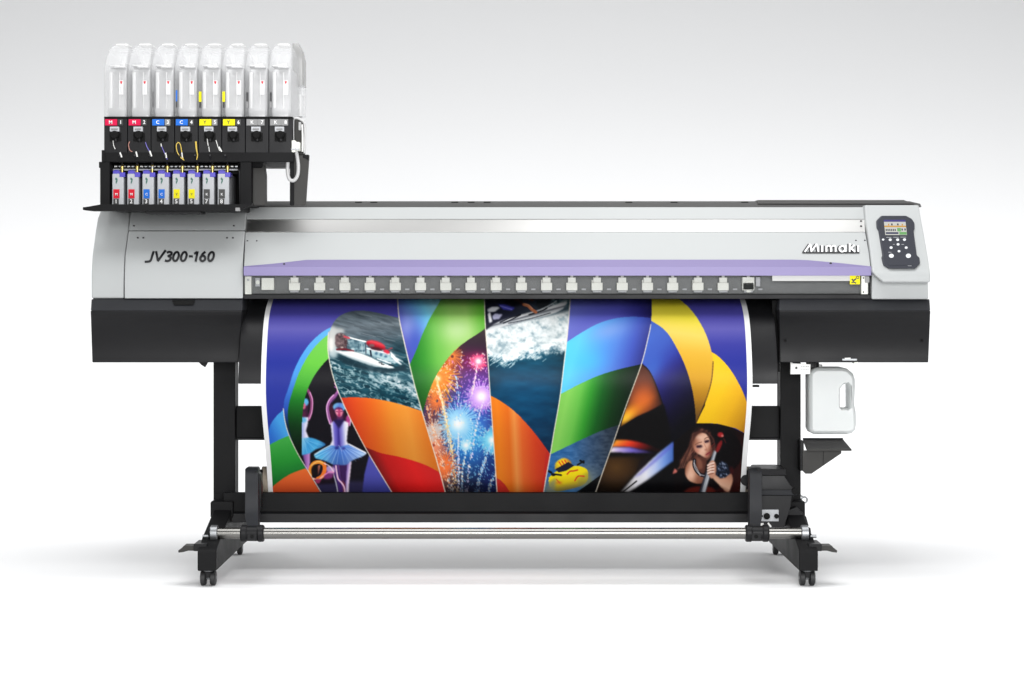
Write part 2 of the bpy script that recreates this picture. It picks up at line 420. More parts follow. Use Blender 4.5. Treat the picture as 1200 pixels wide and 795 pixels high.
# --- right silver cover
Yr = interp([(240, .20), (250, .16), (318, -.10), (331, -.108)])
Rl = interp([(240, 1013.2), (256, 1014.5), (290, 1019.2), (318, 1022.5), (331, 1022.5)])
Rr = interp([(240, 1077), (252, 1078.8), (300, 1087.6), (322, 1090.6), (331, 1090.4)])
b = MB(); rows = [(Rl(y), Rr(y), y, Yr(y)) for y in (240.6, 242.5, 246, 256, 272, 290, 305, 316, 319)]
rows += [(1026, Rr(323), 323, -.105), (1033.5, Rr(329), 329.5, -.108), (1035, 1089, 331.5, -.106)]
b.loft(rows, M['silver'], back=.45); rc = pt(b, 'side_cover', .006, seg=3)
b = MB(); b.loft([(1021.5, 1087.6, 318, -.058), (1021.5, 1087.6, 334, -.062), (1021.5, 1087.8, 351, -.066)], M['silver'], back=.4); pt(b, 'lower_side_cover', .004, rc)
# control panel
out = [(1033, 253), (1062, 253), (1069, 256.6), (1072, 261.5), (1072.2, 268.5), (1071, 271), (1074.8, 299.5), (1078, 302), (1078.6, 309), (1073, 315),
       (1042, 315), (1035.3, 311), (1033.4, 302.5), (1034.4, 299.5), (1029.8, 270.5), (1027.6, 267.5), (1027.2, 259)]
b = MB(); b.prism(out, lambda x, y: Yr(y) - .012, M['panel'], .016); cp = pt(b, 'control_panel', .004, seg=3)
b = MB(); inn = [(1034, 256.5), (1063, 256.5), (1067, 260), (1068, 272), (1073, 304), (1071, 311), (1041.5, 311), (1038, 306), (1033.5, 275), (1031.5, 262)]
b.prism(inn, lambda x, y: Yr(y) - .0132, M['panel'], .004); pt(b, 'keypad', .001, cp)
Ypn = lambda x, y: Yr(y) - .0142
sc_ = dict(v=screen_mat('screen_violet', tuple(lin((60, 50, 140))), 0.78), w=screen_mat('screen_white', tuple(lin((228, 228, 220))), 0.78),
           o=screen_mat('screen_orange', tuple(lin((230, 170, 70))), 0.78), n=screen_mat('screen_navy', tuple(lin((35, 42, 90))), 0.78),
           g=screen_mat('screen_green', tuple(lin((120, 190, 110))), 0.78), k=screen_mat('screen_dark', tuple(lin((60, 65, 75))), 0.78))
b = MB(); sx = lambda x, y: x + (y - 258) * .11
def sq(x0, x1, y0, y1, k, e): b.prism([(sx(x0, y0), y0), (sx(x1, y0), y0), (sx(x1, y1), y1), (sx(x0, y1), y1)], lambda x, y: Ypn(x, y) - e, sc_[k], .0006)
sq(1035.6, 1061, 257.8, 275.6, 'w', 0); sq(1035.6, 1061, 257.8, 260.2, 'v', .0004)
sq(1035.6, 1061, 264.6, 266.4, 'o', .0004)
for (x, y) in ((1044.6, 263.2), (1051.6, 263.2)): sq(x-.9, x+.9, y-1.1, y+1.1, 'k', .0005)
sq(1040, 1041.5, 262.4, 264.4, 'o', .0006); sq(1056, 1057.6, 262.6, 264.4, 'o', .0006)
for k in range(6): sq(1036.6 + k*2.1, 1038.0 + k*2.1, 268.6, 270.9, 'k', .0005)
sq(1050.2, 1054.6, 267.4, 271.4, 'g', .0005); sq(1055.2, 1056.8, 268, 270.4, 'n', .0006); sq(1058.6, 1060.2, 268, 270.4, 'n', .0006)
sq(1036.4, 1051.2, 272.3, 274.4, 'n', .0006); sq(1052.2, 1060.8, 272, 275.2, 'g', .0005)
b.build('screen', cp, 0, smooth=0)
def button(x, y, r, m='pill', ry=None):
    b = MB(); b.prism(ell(x, y, r, ry or r*.85, 0, 18), lambda X, Y_: Ypn(X, Y_) - .001, M[m], .003); b.build('button', cp, .0004)
for (x, y, r) in ((1035, 281, 1.4), (1043.3, 281.2, 1.8), (1052, 281.2, 1.8), (1060, 281, 1.8), (1052.5, 286.6, 1.7), (1044.3, 290.4, 1.8), (1062, 290.4, 1.7), (1053.6, 294.6, 1.6)): button(x, y, r)
button(1044.6, 300, 2.9, 'pill', 2.4); button(1064.6, 300, 3.0, 'pill', 2.6)
for (x, y, w) in ((1041.5, 278.4, 3), (1050, 278.3, 3.2), (1058.5, 278.1, 3.4), (1047.5, 286.6, 1), (1058, 286.6, 1.5), (1042.8, 295.8, 1.8), (1066, 311.8, 2.2)):
    b = MB(); b.stroke([(x-w, y), (x+w, y)], .45, lambda X, Y_: Ypn(X, Y_) - .0006, M['grey'], .0006); b.build('key_legend', cp, 0)

# --- black aprons
def apron(l0, l1, l2, r0, r1, r2, name):
    t = [(350.8, -.052), (364.2, -.105), (366, -.104), (371, -.090), (377, -.074), (384, -.060), (392, -.050), (400, -.044), (410, -.041), (418, -.042), (425, -.045)]
    b = MB(); rows = []
    for (y, Y) in t:
        l = np.interp(y, [350, 364, 425], [l0, l1, l2]); r = np.interp(y, [350, 364, 425], [r0, r1, r2]); rows.append((l, r, y, Y))
    b.loft(rows[:2], M['charcoal'], back=.30); b.loft(rows[1:], M['black'], back=.30)
    return pt(b, name, .003)
ap = apron(107, 106, 108, 284.5, 284, 279.5, 'front_apron')
b = MB(); b.loft([(202, 228.5, 351.6, -.058), (202, 228.5, 353, -.066), (204, 226.5, 357.6, -.084)], M['deep'], .01); b.build('grip_slot', ap, 0)
ap2 = apron(913.5, 913, 914, 1089.5, 1090.5, 1088, 'front_apron')
for (x, y, Y) in ((920.5, 399.5, -.049), (1080.5, 399.5, -.049), (1080.5, 419, -.04)): screw(ap2, x, y, Y, 1.5, 'deep')
b = MB(); b.prism([(233, 425), (243, 425), (240, 430.5), (236, 428)], .0, M['black'], .02); pt(b, 'edge_bracket', .001)

# --- curved paper guide (heater plate) under the sheet
Yb = smooth_tab([(345, .15), (350, .127), (358, .045), (370, -.02), (390, -.062), (420, -.104), (450, -.118), (480, -.098), (520, -.008), (550, .048), (580, .10), (592, .13)])
_y = np.linspace(345, 592, 120); _pf = np.polyfit((_y-468)/124, Yb(_y), 7)
Yb = lambda y: np.polyval(_pf, (np.asarray(y, float)-468)/124)
xl = P(279, 448, float(Yb(448))).x; xr = P(912, 448, float(Yb(448))).x
b = MB(); rows = []
for y in np.linspace(349, 450, 34):
    Y = float(Yb(y)) + .006; k = F/(D+Y); rows.append((CX + xl*k, CX + xr*k, y, Y))
b.loft(rows, M['black'], .03); pt(b, 'paper_guide', .002, smooth=.9)
b = MB(); b.box(905, 914, 352, 436, .0, .12, M['deep']); b.box(877, 880.5, 452, 458.5, .0, .03, M['black']); b.box(880, 890, 451.5, 454, .0, .03, M['black']); pt(b, 'guide_bracket', .001)
for y in (357, 368, 378): screw(printer, 910, y, -.002, 1.1, 'deep')

# ---------------------------------------------------------------- stand
def both(name_fn):
    for s in (0, 1): name_fn(s)
def column(a, b_, c, d, e):
    m = MB(); m.box(a, b_, 424, 602, .10, .19, M['powder'])
    m.box(a + .5, b_ - .3, 578, 602, .096, .12, M['powder'])
    return pt(m, 'stand_column', .003)
column(250, 275.5, 275.6, 279.5, 0)
column(914.5, 938.5, 911.5, 914.4, 0)
b = MB(); b.box(277, 916, 476.5, 513.5, .14, .185, M['powder']); b.box(277, 916, 513.6, 516, .135, .185, M['black']); pt(b, 'cross_beam', .002)
b = MB(); b.box(262, 930, 577.8, 600.2, .05, .085, M['powder']); b.loft([(262, 930, 600.4, .046), (262, 930, 602.4, .036), (262, 930, 612.6, .034)], M['black'], .05); pt(b, 'lower_beam', .002)
# feet: sloped channel running front to back, with end plate
def foot(sx):
    X = lambda px, Y: sx * abs(P(px, 0, Y).x)
    xo, xi = sx*.981, sx*.921
    m = MB()
    pr = [(-.335, .052, .113), (-.325, .052, .122), (-.22, .052, .150), (.02, .052, .205), (.10, .052, .222), (.26, .052, .222), (.57, .052, .11)]
    vs = []; fs = []; n = len(pr)
    for (y, z0, z1) in pr: vs += [(xo, y, z0), (xi, y, z0), (xi, y, z1), (xo, y, z1)]
    for i in range(n-1):
        for k in range(4): fs.append((4*i+k, 4*i+(k+1) % 4, 4*i+4+(k+1) % 4, 4*i+4+k))
    fs += [(3, 2, 1, 0), (4*n-4, 4*n-3, 4*n-2, 4*n-1)]
    m.add(vs, fs, M['powder'])
    f = pt(m, 'stand_foot', .004)
    # adjuster plate sticking out of the foot
    m = MB(); x0 = sx*.985
    a = [(0, 0), (.045, 0), (.055, -.012), (.062, -.014), (.062, -.022), (.045, -.02), (.03, -.016), (0, -.016)]
    vs = []
    for yy in (-.30, -.24):
        for (dx, dz) in a: vs.append((x0 + sx*dx, yy, .128 + dz))
    q = len(a); m.add(vs, [tuple(range(q)), tuple(range(2*q-1, q-1, -1))] + [(i, (i+1) % q, q+(i+1) % q, q+i) for i in range(q)], M['gunmetal'])
    m.wbox(min(x0-sx*.03, x0+sx*.012), max(x0-sx*.03, x0+sx*.012), -.31, -.2, .112, .135, M['black'])
    pt(m, 'adjuster_plate', .002, f)
    # castors
    for yy in (-.285, .5):
        m = MB(); cx = sx*.953 if yy < 0 else sx*.968
        m.wbox(cx-.012, cx+.012, yy-.016, yy+.018, .026, .05, M['black']); m.cyl((cx, yy, .046), (cx, yy, .056), .02, M['steel_dull'], 18)
        m.cyl((cx-.026, yy, .025), (cx+.026, yy, .025), .006, M['steel_dull'], 12)
        ca = pt(m, 'castor', .002)
        for q in (-1, 1):
            w = MB(); c = cx + q*.0155
            w.tube([(c-.0095, yy, .025), (c-.009, yy, .025), (c-.006, yy, .025), (c+.006, yy, .025), (c+.009, yy, .025), (c+.0095, yy, .025)],
                   [.012, .0205, .025, .025, .0205, .012], M['rubber'], 28)
            w.build('wheel', ca, 0)
foot(-1); foot(1)
# gusset between column and foot
for sx in (-1, 1):
    m = MB(); a = sx*.992; c = sx*.915
    vs = [(a, .03, .205), (c, .03, .205), (c, .10, .245), (a, .10, .245), (a, .26, .205), (c, .26, .205)]
    m.wbox(min(a, c), max(a, c), .03, .255, .18, .236, M['powder']); pt(m, 'foot_bracket', .006)

# take-up tube with its end caps
Yt = -.235
zt = P(0, 625.2, Yt).z
tl, trr = P(249, 625, Yt).x, P(945, 625, Yt).x
b = MB(); b.cyl((tl, Yt, zt), (trr, Yt, zt), .0182, M['steel'], 48); tb = pt(b, 'take_up_tube', 0)
for (px, s) in ((250.5, -1), (943.5, 1)):
    x = P(px, 625, Yt).x; b = MB()
    b.tube([(x-s*.014, Yt, zt), (x-s*.012, Yt, zt), (x+s*.008, Yt, zt), (x+s*.010, Yt, zt)], [.022, .0265, .0265, .022], M['steel_dull'], 32)
    b.tube([(x+s*.009, Yt, zt), (x+s*.016, Yt, zt)], [.02, .018], M['black'], 24)
    b.cyl((x+s*.015, Yt-.012, zt-.008), (x+s*.034, Yt-.012, zt-.008), .005, M['steel_dull'], 12)
    b.build('end_cap', tb, 0)
# the plates holding the tube on the feet
for (px, s) in ((252, -1), (942, 1)):
    x = P(px, 625, Yt).x; b = MB()
    b.wbox(min(x-.012, x+.012)+0, max(x-.012, x+.012), -.23, .06, .13, zt-.016, M['black']); pt(b, 'tube_support', .003)

def arm(pl, pr, hub, s):
    """curved take-up arm rising from a clamp on the tube to the paper core"""
    b = MB(); prof = [(548.3, -.03), (550, -.045), (556, -.066), (566, -.08), (580, -.10), (595, -.13), (606, -.17), (618, -.235)]
    rows = []
    for (y, Y) in prof:
        sh = .0 if y > 549 else 1.6
        rows.append((pl + sh + (2.6 if y > 608 else 0) * (1 if s < 0 else 0), pr - sh - (0 if s < 0 else 2.2)*(y > 608), y, Y))
    b.loft(rows, M['charcoal'], .055)
    a = pt(b, 'take_up_arm', .004, seg=3)
    b = MB(); c = (pl + pr) / 2; x0 = P(c-12.6, 625, Yt).x; x1 = P(c+15, 625, Yt).x
    b.tube([(x0, Yt, zt), (x0+.004, Yt, zt), (x0+.018, Yt, zt), (x0+.022, Yt, zt), (x1-.022, Yt, zt), (x1-.018, Yt, zt), (x1-.004, Yt, zt), (x1, Yt, zt)],
           [.024, .0275, .0275, .0245, .0245, .0275, .0275, .024], M['black'], 32)
    b.box(c-5, c+6, 625, 634.4, Yt-.026, Yt+.02, M['black'])
    b.cyl(P(c+.5, 629, Yt-.024), P(c+.5, 629, Yt-.031), .006, M['deep'], 14)
    b.build('clamp', a, .001)
    b = MB(); h0 = P(hub[0], 562, .09); h1 = P(hub[1], 562, .09)
    b.cyl(h0, h1, .034, M['black'], 32); b.cyl((h0.x, h0.y, h0.z), (h0.x + s*-.0, h0.y-.03, h0.z), .02, M['black'], 20)
    b.build('hub', a, .001)
    return a
arm(287, 302.5, (296, 308), -1)
arm(878.5, 893.2, (874, 884), 1)
b = MB(); b.prism([(296, 556), (300, 552), (305, 556), (306.5, 572), (305.5, 596), (300, 607), (296, 607)], -.06, M['black'], .05); pt(b, 'arm_web', .002)
# take-up motor housing
b = MB(); b.loft([(889, 916, 548.6, -.02), (887, 921, 550, -.05), (886, 921.5, 557, -.06)], M['black'], back=.12)
b.loft([(886, 919, 557.4, -.052), (886, 927, 570, -.056), (886, 933, 574.5, -.06)], M['black'], back=.12)
b.loft([(886, 934, 574.8, -.068), (886, 934, 580.5, -.066)], M['charcoal'], back=.1)
b.loft([(886, 928, 580.8, -.06), (886, 926, 596, -.062), (886, 919, 618, -.064)], M['black'], back=.12)
mb = pt(b, 'motor_housing', .003)
b = MB(); b.box(889, 912.5, 597.6, 611.2, -.069, -.06, M['grey']); b.build('connector_plate', mb, .001)
b = MB()
for (x, y, r) in ((898.5, 605, .0105), (909.8, 605, .0075)):
    c = P(x, y, -.07); b.tube([(c.x, c.y+.002, c.z), (c.x, c.y-.008, c.z), (c.x, c.y-.01, c.z)], [r, r, r*.7], M['deep'], 18)
b.box(890.5, 894, 604, 606.2, -.072, -.065, M['deep']); b.build('knob', mb, 0)
b = MB(); b.box(891, 895, 613.2, 617.6, -.068, -.06, M['white']); b.stroke([(900, 613), (903.6, 617.8)], 2, -.068, M['white'], .004); b.build('cable_plug', mb, .0005)
c = P(932, 576, -.075); b = MB(); b.cyl((c.x, c.y, c.z), (c.x, c.y+.02, c.z), .011, M['deep'], 20); b.build('knob', mb, .001)
b = MB(); b.prism([(919, 600), (934, 594), (945, 606), (948, 617), (919, 617)], -.02, M['black'], .1); pt(b, 'cable_cover', .003)
# eye screw
b = MB(); c = P(942.5, 586, .15)
b.tube([(c.x + .010*math.cos(t), c.y, c.z + .010*math.sin(t)) for t in np.linspace(0, 2*math.pi, 17)], .0028, M['steel_dull'], 8)
b.cyl(P(937, 580, .15), P(942.5, 583.5, .15), .003, M['steel_dull'], 8); b.build('eye_screw', printer, 0)
# side tray with bracket
b = MB(); Ya = .0
t0, t1 = P(941, 515.4, .18), P(988.5, 515.4, .18)
f0, f1 = P(945.5, 526.6, Ya), P(998, 526.6, Ya)
vs = [t0, t1, Vector((f1.x, f1.y, f1.z)), f0]
vs2 = [v + Vector((0, 0, -.006)) for v in vs]
b.add(vs + vs2, [(0,1,2,3), (7,6,5,4), (0,4,5,1), (1,5,6,2), (2,6,7,3), (3,7,4,0)], M['gunmetal']); tray_ = pt(b, 'side_tray', .001)
b = MB()
p0 = P(941, 514.2, .185); b.wbox(p0.x, P(988, 514, .185).x, .185, .19, p0.z-.012, p0.z+.002, M['black'])
b.prism([(940.5, 528), (986, 528), (986, 531.5), (951, 555.4), (944, 555.4), (940.5, 552)], .02, M['gunmetal'], .006)
b.stroke([(965, 529), (964.6, 546)], .5, .0185, M['deep'], .001)
b.box(938, 942, 517, 552, .03, .16, M['black']); b.build('tray_bracket', tray_, .001)
# white drain bracket and clip under the right apron
b = MB(); b.prism([(926.5, 425.8), (949.8, 427.2), (949.4, 438.6), (926.5, 438.8)], -.015, M['white'], .012)
b.prism([(925.8, 418.6), (928.2, 419.6), (928.6, 426), (926.4, 426)], -.016, M['white'], .01)
for (x, y, r) in ((933.2, 431.4, 1.4),): b.prism(ell(x, y, r, r, 0, 14), -.0165, M['ink_black'], .0012)
for k in range(5):
    b.stroke([(939 + k*1.9, 429.8), (940.1 + k*1.9, 429.8)], .7, -.0164, M['greylabel'], .001); b.stroke([(938.8 + k*1.9, 433.4), (940 + k*1.9, 433.4)], .8, -.0164, M['grey'], .001)
pt(b, 'drain_bracket', .0006)
b = MB(); b.box(987, 1004.5, 420.6, 424.4, -.044, .0, M['steel_dull']); b.stroke([(990, 420.2), (997, 420)], 1.2, -.047, M['white'], .004); b.box(1001, 1005.5, 423, 426.4, -.044, .0, M['offwhite']); pt(b, 'clip', .0008)
b = MB(); b.cyl(P(955, 425, .04), P(955, 432.5, .04), .014, M['black'], 20); b.box(947, 954, 425.5, 431, .0, .05, M['black']); pt(b, 'drain_hose', .001)

# ================================================================= DRAIN BOTTLE
bot = thing('waste_bottle', P(973, 508, .06), 'translucent white jerrycan hanging under the right end of the printer', 'bottle')
def jerry():
    # plate outline with a grip hole, given depth by rounding the rim
    o = [(951, 431.5), (956, 430), (984, 430), (991, 431.8), (998, 438), (1000, 444), (1000.2, 452), (999.4, 474), (1001.2, 482), (1001.6, 496), (1000.5, 503), (996.5, 507), (991, 508.2), (952, 508.2), (947.5, 506), (945.3, 501.5), (945.2, 440), (947, 435)]
    hole = [(986.6, 450.2), (990.8, 449.2), (992.4, 451), (992.6, 477), (991, 478.2), (983.6, 477.8), (982.2, 475.8), (982.6, 455)]
    def offs(p, d, Y):
        n = len(p); q = []
        for i in range(n):
            a, b_, c = np.array(p[i-1]), np.array(p[i]), np.array(p[(i+1) % n])
            t = (c - a) / np.linalg.norm(c - a); nn = np.array([-t[1], t[0]])
            q.append(tuple(b_ + nn*d))
        return q
    b = MB(); Yc_ = .06
    layers = [(4.5, -.055), (1.4, -.046), (0, -.03), (0, .03), (1.4, .046), (4.5, .055)]
    allv = []; m = len(o); hN = len(hole)
    for (d, dy) in layers:
        allv += [P(x, y, Yc_) + Vector((0, dy, 0)) for x, y in offs(o, d, 0)]
    base = len(allv)
    for (d, dy) in layers:
        e = {4.5: -2.2, 1.4: -.8, 0: 0}[d]
        allv += [P(x, y, Yc_) + Vector((0, dy, 0)) for x, y in offs(hole, e, 0)]
    fs = []; n = len(layers)
    for i in range(n-1):
        for k in range(m): fs.append((i*m+k, i*m+(k+1) % m, (i+1)*m+(k+1) % m, (i+1)*m+k))
        for k in range(hN): fs.append((base+i*hN+k, base+(i+1)*hN+k, base+(i+1)*hN+(k+1) % hN, base+i*hN+(k+1) % hN))
    for i in (0, n-1):
        lo = [allv[i*m+k] for k in range(m)]; lh = [allv[base+i*hN+k] for k in range(hN)]
        idx = list(range(i*m, i*m+m)) + list(range(base+i*hN, base+i*hN+hN))
        tri = tessellate_polygon([[Vector((v.x, v.z, 0)) for v in lo], [Vector((v.x, v.z, 0)) for v in lh]])
        fs += [tuple(idx[j] for j in t) for t in tri]
    b.add(allv, fs, M['hdpe'])
    return b.build('container', bot, .004, smooth=.7, seg=3)
jerry()
b = MB(); c = P(956, 431.5, .06); b.tube([(c.x, .06, c.z-.004), (c.x, .06, c.z+.012)], .022, M['white'], 24); b.build('neck', bot, .001)

# ================================================================= PAPER CORE
b = MB(); c0 = P(307, 563, .115); c1 = P(882, 563, .115)
b.cyl((c0.x, .125, c0.z), (c1.x, .125, c0.z), .046, M['cardboard'], 40)
core = b.build('paper_core', None, .001); tag(core, 'brown cardboard tube between the take-up arms, behind the foot of the colourful print', 'cardboard tube')

# ================================================================= INK SUPPLY RACK
rack = thing('ink_supply_rack', P(205, 243, .2), 'black ink supply rack bolted on top of the left end of the printer', 'ink rack')
def rp(b, name, bev=.001, **k): return b.build(name, rack, bev, **k)
b = MB(); b.box(120, 344, 178.8, 190, .0, .40, M['powder']); b.prism([(119, 176), (123, 176), (123, 190), (119, 190)], -.004, M['powder'], .3); rp(b, 'upper_beam', .002)
b = MB(); b.box(117.2, 128.5, 189.8, 241, .0, .34, M['powder']); b.box(115.8, 118.5, 189.8, 197, .0, .2, M['powder']); rp(b, 'side_plate', .002)
b = MB(); b.box(281.5, 294.5, 190.2, 241, .0, .34, M['powder']); b.loft([(277.5, 282, 196, .02), (279.5, 282, 200, .01), (280.5, 282, 241, .01)], M['black'], .1); rp(b, 'side_plate', .002)
b = MB(); b.box(128.2, 282, 190.2, 241, .20, .34, M['deep']); rp(b, 'back_plate', 0)
b = MB(); b.loft([(295, 309.6, 190.2, .06), (295, 310.2, 197, .052), (295, 311.3, 206, .05), (295, 311.3, 241, .05)], M['gunmetal'], back=.10)
b.loft([(294.6, 309, 190.3, .03), (294.6, 307, 197, .045)], M['powder'], back=.1); rp(b, 'leg', .003)
b = MB(); b.loft([(341, 361.2, 182, .03), (340.4, 361.4, 190, .03), (340.2, 360.4, 204, .03), (340, 359.2, 220, .03), (340, 357.8, 241, .03)], M['gunmetal'], back=.06)
b.box(339.6, 344.5, 190, 241, .024, .07, M['powder']); b.prism([(355, 181.4), (361.8, 181.4), (361.6, 188.4), (358.4, 186), (355, 185)], .026, M['powder'], .03); rp(b, 'leg', .002)
# tray with splayed front wings
b = MB(); Yz = -.09
b.prism([(97, 243.2), (104, 242.2), (118.6, 239.6), (292, 239.6), (296, 238.6), (293, 241.2), (280, 246.9), (274, 247.4), (106, 247.2), (97, 246.2)], Yz, M['powder'], .06)
b.box(128, 282, 240.6, 246.5, -.04, .3, M['black']); b.box(171, 235.5, 246.9, 250.4, -.06, .05, M['black'])
tr_ = rp(b, 'tray', .001)
b = MB(); b.box(275.8, 281, 243.6, 247.6, -.1, -.08, M['greylabel']); b.build('tray_clip', tr_, .0006)
# nozzle bar and nozzles
b = MB()
for i in range(29): b.box(134 + i*5.05, 137 + i*5.05, 194.7, 196, .058, .07, M['steel_dull'] if i % 3 else M['white'])
b.box(131, 281, 198.2, 200.0, .06, .08, M['grey']); b.box(131, 281, 193, 204, .075, .1, M['deep']); rp(b, 'nozzle_bar', 0)
for i in range(8):
    b = MB(); x = 143.2 + 17.65*i
    b.cyl(P(x, 203, .045), P(x, 192.6, .045), .0042, M['brass'], 12); b.cyl(P(x, 198, .045), P(x, 195.4, .045), .0062, M['steel_dull'] if i == 2 else M['brass'], 12); rp(b, 'nozzle', 0)
# eight holders
cols = [('magenta', 'M'), ('magenta', 'M'), ('blue', 'C'), ('blue', 'C'), ('yellow', 'Y'), ('yellow', 'Y'), ('greylabel', 'K'), ('greylabel', 'K')]
PITCH = 27.62
for i in range(8):
    x = 122.0 + PITCH*i
    b = MB(); b.box(x, x+27.0, 139, 179.2, .0, .41, M['black']); b.box(x-.2, x+27.3, 136.9, 139.2, -.004, .412, M['deep'])
    b.box(x+6.5, x+20, 156, 166, -.003, .02, M['deep'])
    hd = rp(b, 'bottle_holder', .0012)
    cm, ch = cols[i]
    b = MB(); dk = 'greylabel' if cm == 'greylabel' else 'blacklabel'
    b.box(x+1.2, x+(15.2 if cm != 'greylabel' else 14), 139.9, 147.2, -.0055, -.002, M[cm if cm != 'greylabel' else 'greylabel'])
    b.box(x+16 if cm != 'greylabel' else x+14.2, x+22.2, 139.9, 147.2, -.0052, -.002, M['greylabel' if i in (2, 4, 6, 7) else 'blacklabel'])
    b.text(ch, x+7.6, 143.6, 3.9, -.0062, M['ink_black' if cm == 'yellow' else 'ink_white'])
    b.text(str(i+1), x+19.4, 143.6, 4.2, -.0062, M['ink_white'])
    b.build('colour_label', hd, 0, smooth=0)
    b = MB(); b.box(x+6.6, x+17.4, 148.6, 154.2, -.016, .0, M['grey']); b.box(x+8.2, x+15.8, 150.6, 152.4, -.018, -.01, M['greylabel']); b.build('latch', hd, .0012)
    b = MB(); c = P(x+13.2, 158.5, -.004)
    b.tube([(c.x, -.002, c.z), (c.x, -.018, c.z), (c.x, -.022, c.z)], [.015, .0135, .010], M['deep'], 24)
    b.tube([(c.x, -.010, c.z), (c.x+.003, -.012, c.z-.022)], [.008, .006], M['black'], 14); b.build('spout', hd, 0)
# wires in front of the beam
wires = [('wire_white', [(132.6, 165), (133, 170), (135, 175)], .9), ('wire_white', [(140.6, 179), (142.6, 184.6)], 2.0),
         ('wire_red', [(152, 166), (150.6, 170), (152, 176), (155, 178)], 1.0), ('wire_white', [(159.4, 178), (160.8, 184)], 2.0),
         ('wire_blue', [(170.4, 167), (172.6, 173), (175.6, 178)], 1.1), ('wire_white', [(175.4, 177), (177.6, 183.4)], 2.0),
         ('wire_white', [(188.6, 168.5), (189.2, 172)], 1.3), ('wire_blue', [(189.6, 172), (192.6, 179), (196, 187)], 1.0), ('wire_white', [(193.8, 179.4), (195, 185.2)], 2.0),
         ('wire_yellow', [(209, 167), (206.6, 170), (207.6, 178), (211.6, 184.4), (215.6, 188)], 1.1), ('wire_yellow', [(209, 167), (211.4, 170), (213.2, 180), (214.6, 187)], 1.1), ('wire_white', [(213, 179), (213.8, 185)], 1.6),
         ('wire_yellow', [(229, 166), (229.8, 174), (231.4, 182), (230.4, 187.4)], 1.2), ('wire_yellow', [(230, 166), (230.6, 175), (231.6, 182)], 1.0),
         ('wire_white', [(243, 161), (243.2, 166), (244, 171)], 1.2), ('wire_white', [(244.6, 172), (245.4, 178)], 1.0),
         ('wire_white', [(253, 164.4), (255.4, 172), (257.4, 177)], .9), ('wire_white', [(256.6, 172.4), (259.8, 178)], 1.8)]
for (m, pts, w) in wires:
    b = MB(); q = crv([(x, y) for x, y in pts], 5); k = .5*w*D/F
    b.tube([P(x, y, -.010 if y < 188 else -.006) for x, y in q], k, M[m], 8); rp(b, 'wire', 0)
for i in range(8):
    x = 143.2 + 17.65*i; b = MB(); q = crv([(x, 194), (x - .5, 190), (x - 2.2, 186), (x - 3.0, 182)], 5)
    b.tube([P(a, c, .03 - .045*(194-c)/12) for a, c in q], .0028, M['rubber'], 8); rp(b, 'ink_tube', 0)
# right end: cable guide, connector and looped cable
b = MB(); b.loft([(345, 350, 139, .06), (345, 354.5, 142, .06), (345, 356.5, 148, .06), (345, 357, 182, .06)], M['gunmetal'], back=.09)
b.box(349.5, 353, 143, 153, .052, .07, M['cable']); rp(b, 'end_panel', .003)
b = MB(); b.tube([P(x, y, .045) for x, y in crv([(343.6, 176), (343.4, 160), (343.4, 147), (344, 140), (347, 138.6), (352, 140.2), (356.2, 144), (357.4, 152), (357.2, 166), (357, 180)], 6)], .0042, M['cable'], 10)
b.tube([P(x, y, .043) for x, y in crv([(354, 146), (354.6, 160), (354.4, 178)], 6)], .0032, M['wire_white'], 10)
b.tube([P(x, y, .02) for x, y in crv([(346.6, 176), (348.6, 186), (349.6, 196), (348.6, 206), (344.4, 211.6), (339.4, 210.4), (337.2, 203), (337.2, 192), (338, 184)], 8)], .0062, M['cable'], 12); rp(b, 'cable', 0)
b = MB(); b.box(340.6, 346.2, 164.8, 178.6, .0, .05, M['offwhite']); b.box(346, 351, 166.6, 176.8, .004, .05, M['offwhite']); b.box(341, 350.6, 174, 176, -.004, .01, M['grey']); rp(b, 'connector', .0015)
# smoky rear cover seen past the last bottle
b = MB(); c = P(350.5, 100, .35)
def zz(py, Y): return P(0, py, Y).z
hw = 6.5*(D+.35)/F
b.rings([(c.x, .36, hw, .05, zz(101.5, .35)), (c.x, .36, hw, .05, zz(72, .35)), (c.x-.004, .355, hw*.86, .045, zz(60, .35)), (c.x-.010, .35, hw*.5, .03, zz(52, .35))], M['smoke'], .35)
b.rings([(c.x, .36, hw, .05, zz(137.5, .35)), (c.x, .36, hw, .05, zz(101.6, .35))], M['shell'], .3)
b.rings([(c.x-.004, .36, hw*.75, .04, zz(137, .35)), (c.x-.004, .36, hw*.8, .04, zz(112, .35))], M['pouch'], .3); rp(b, 'rear_cover', 0)

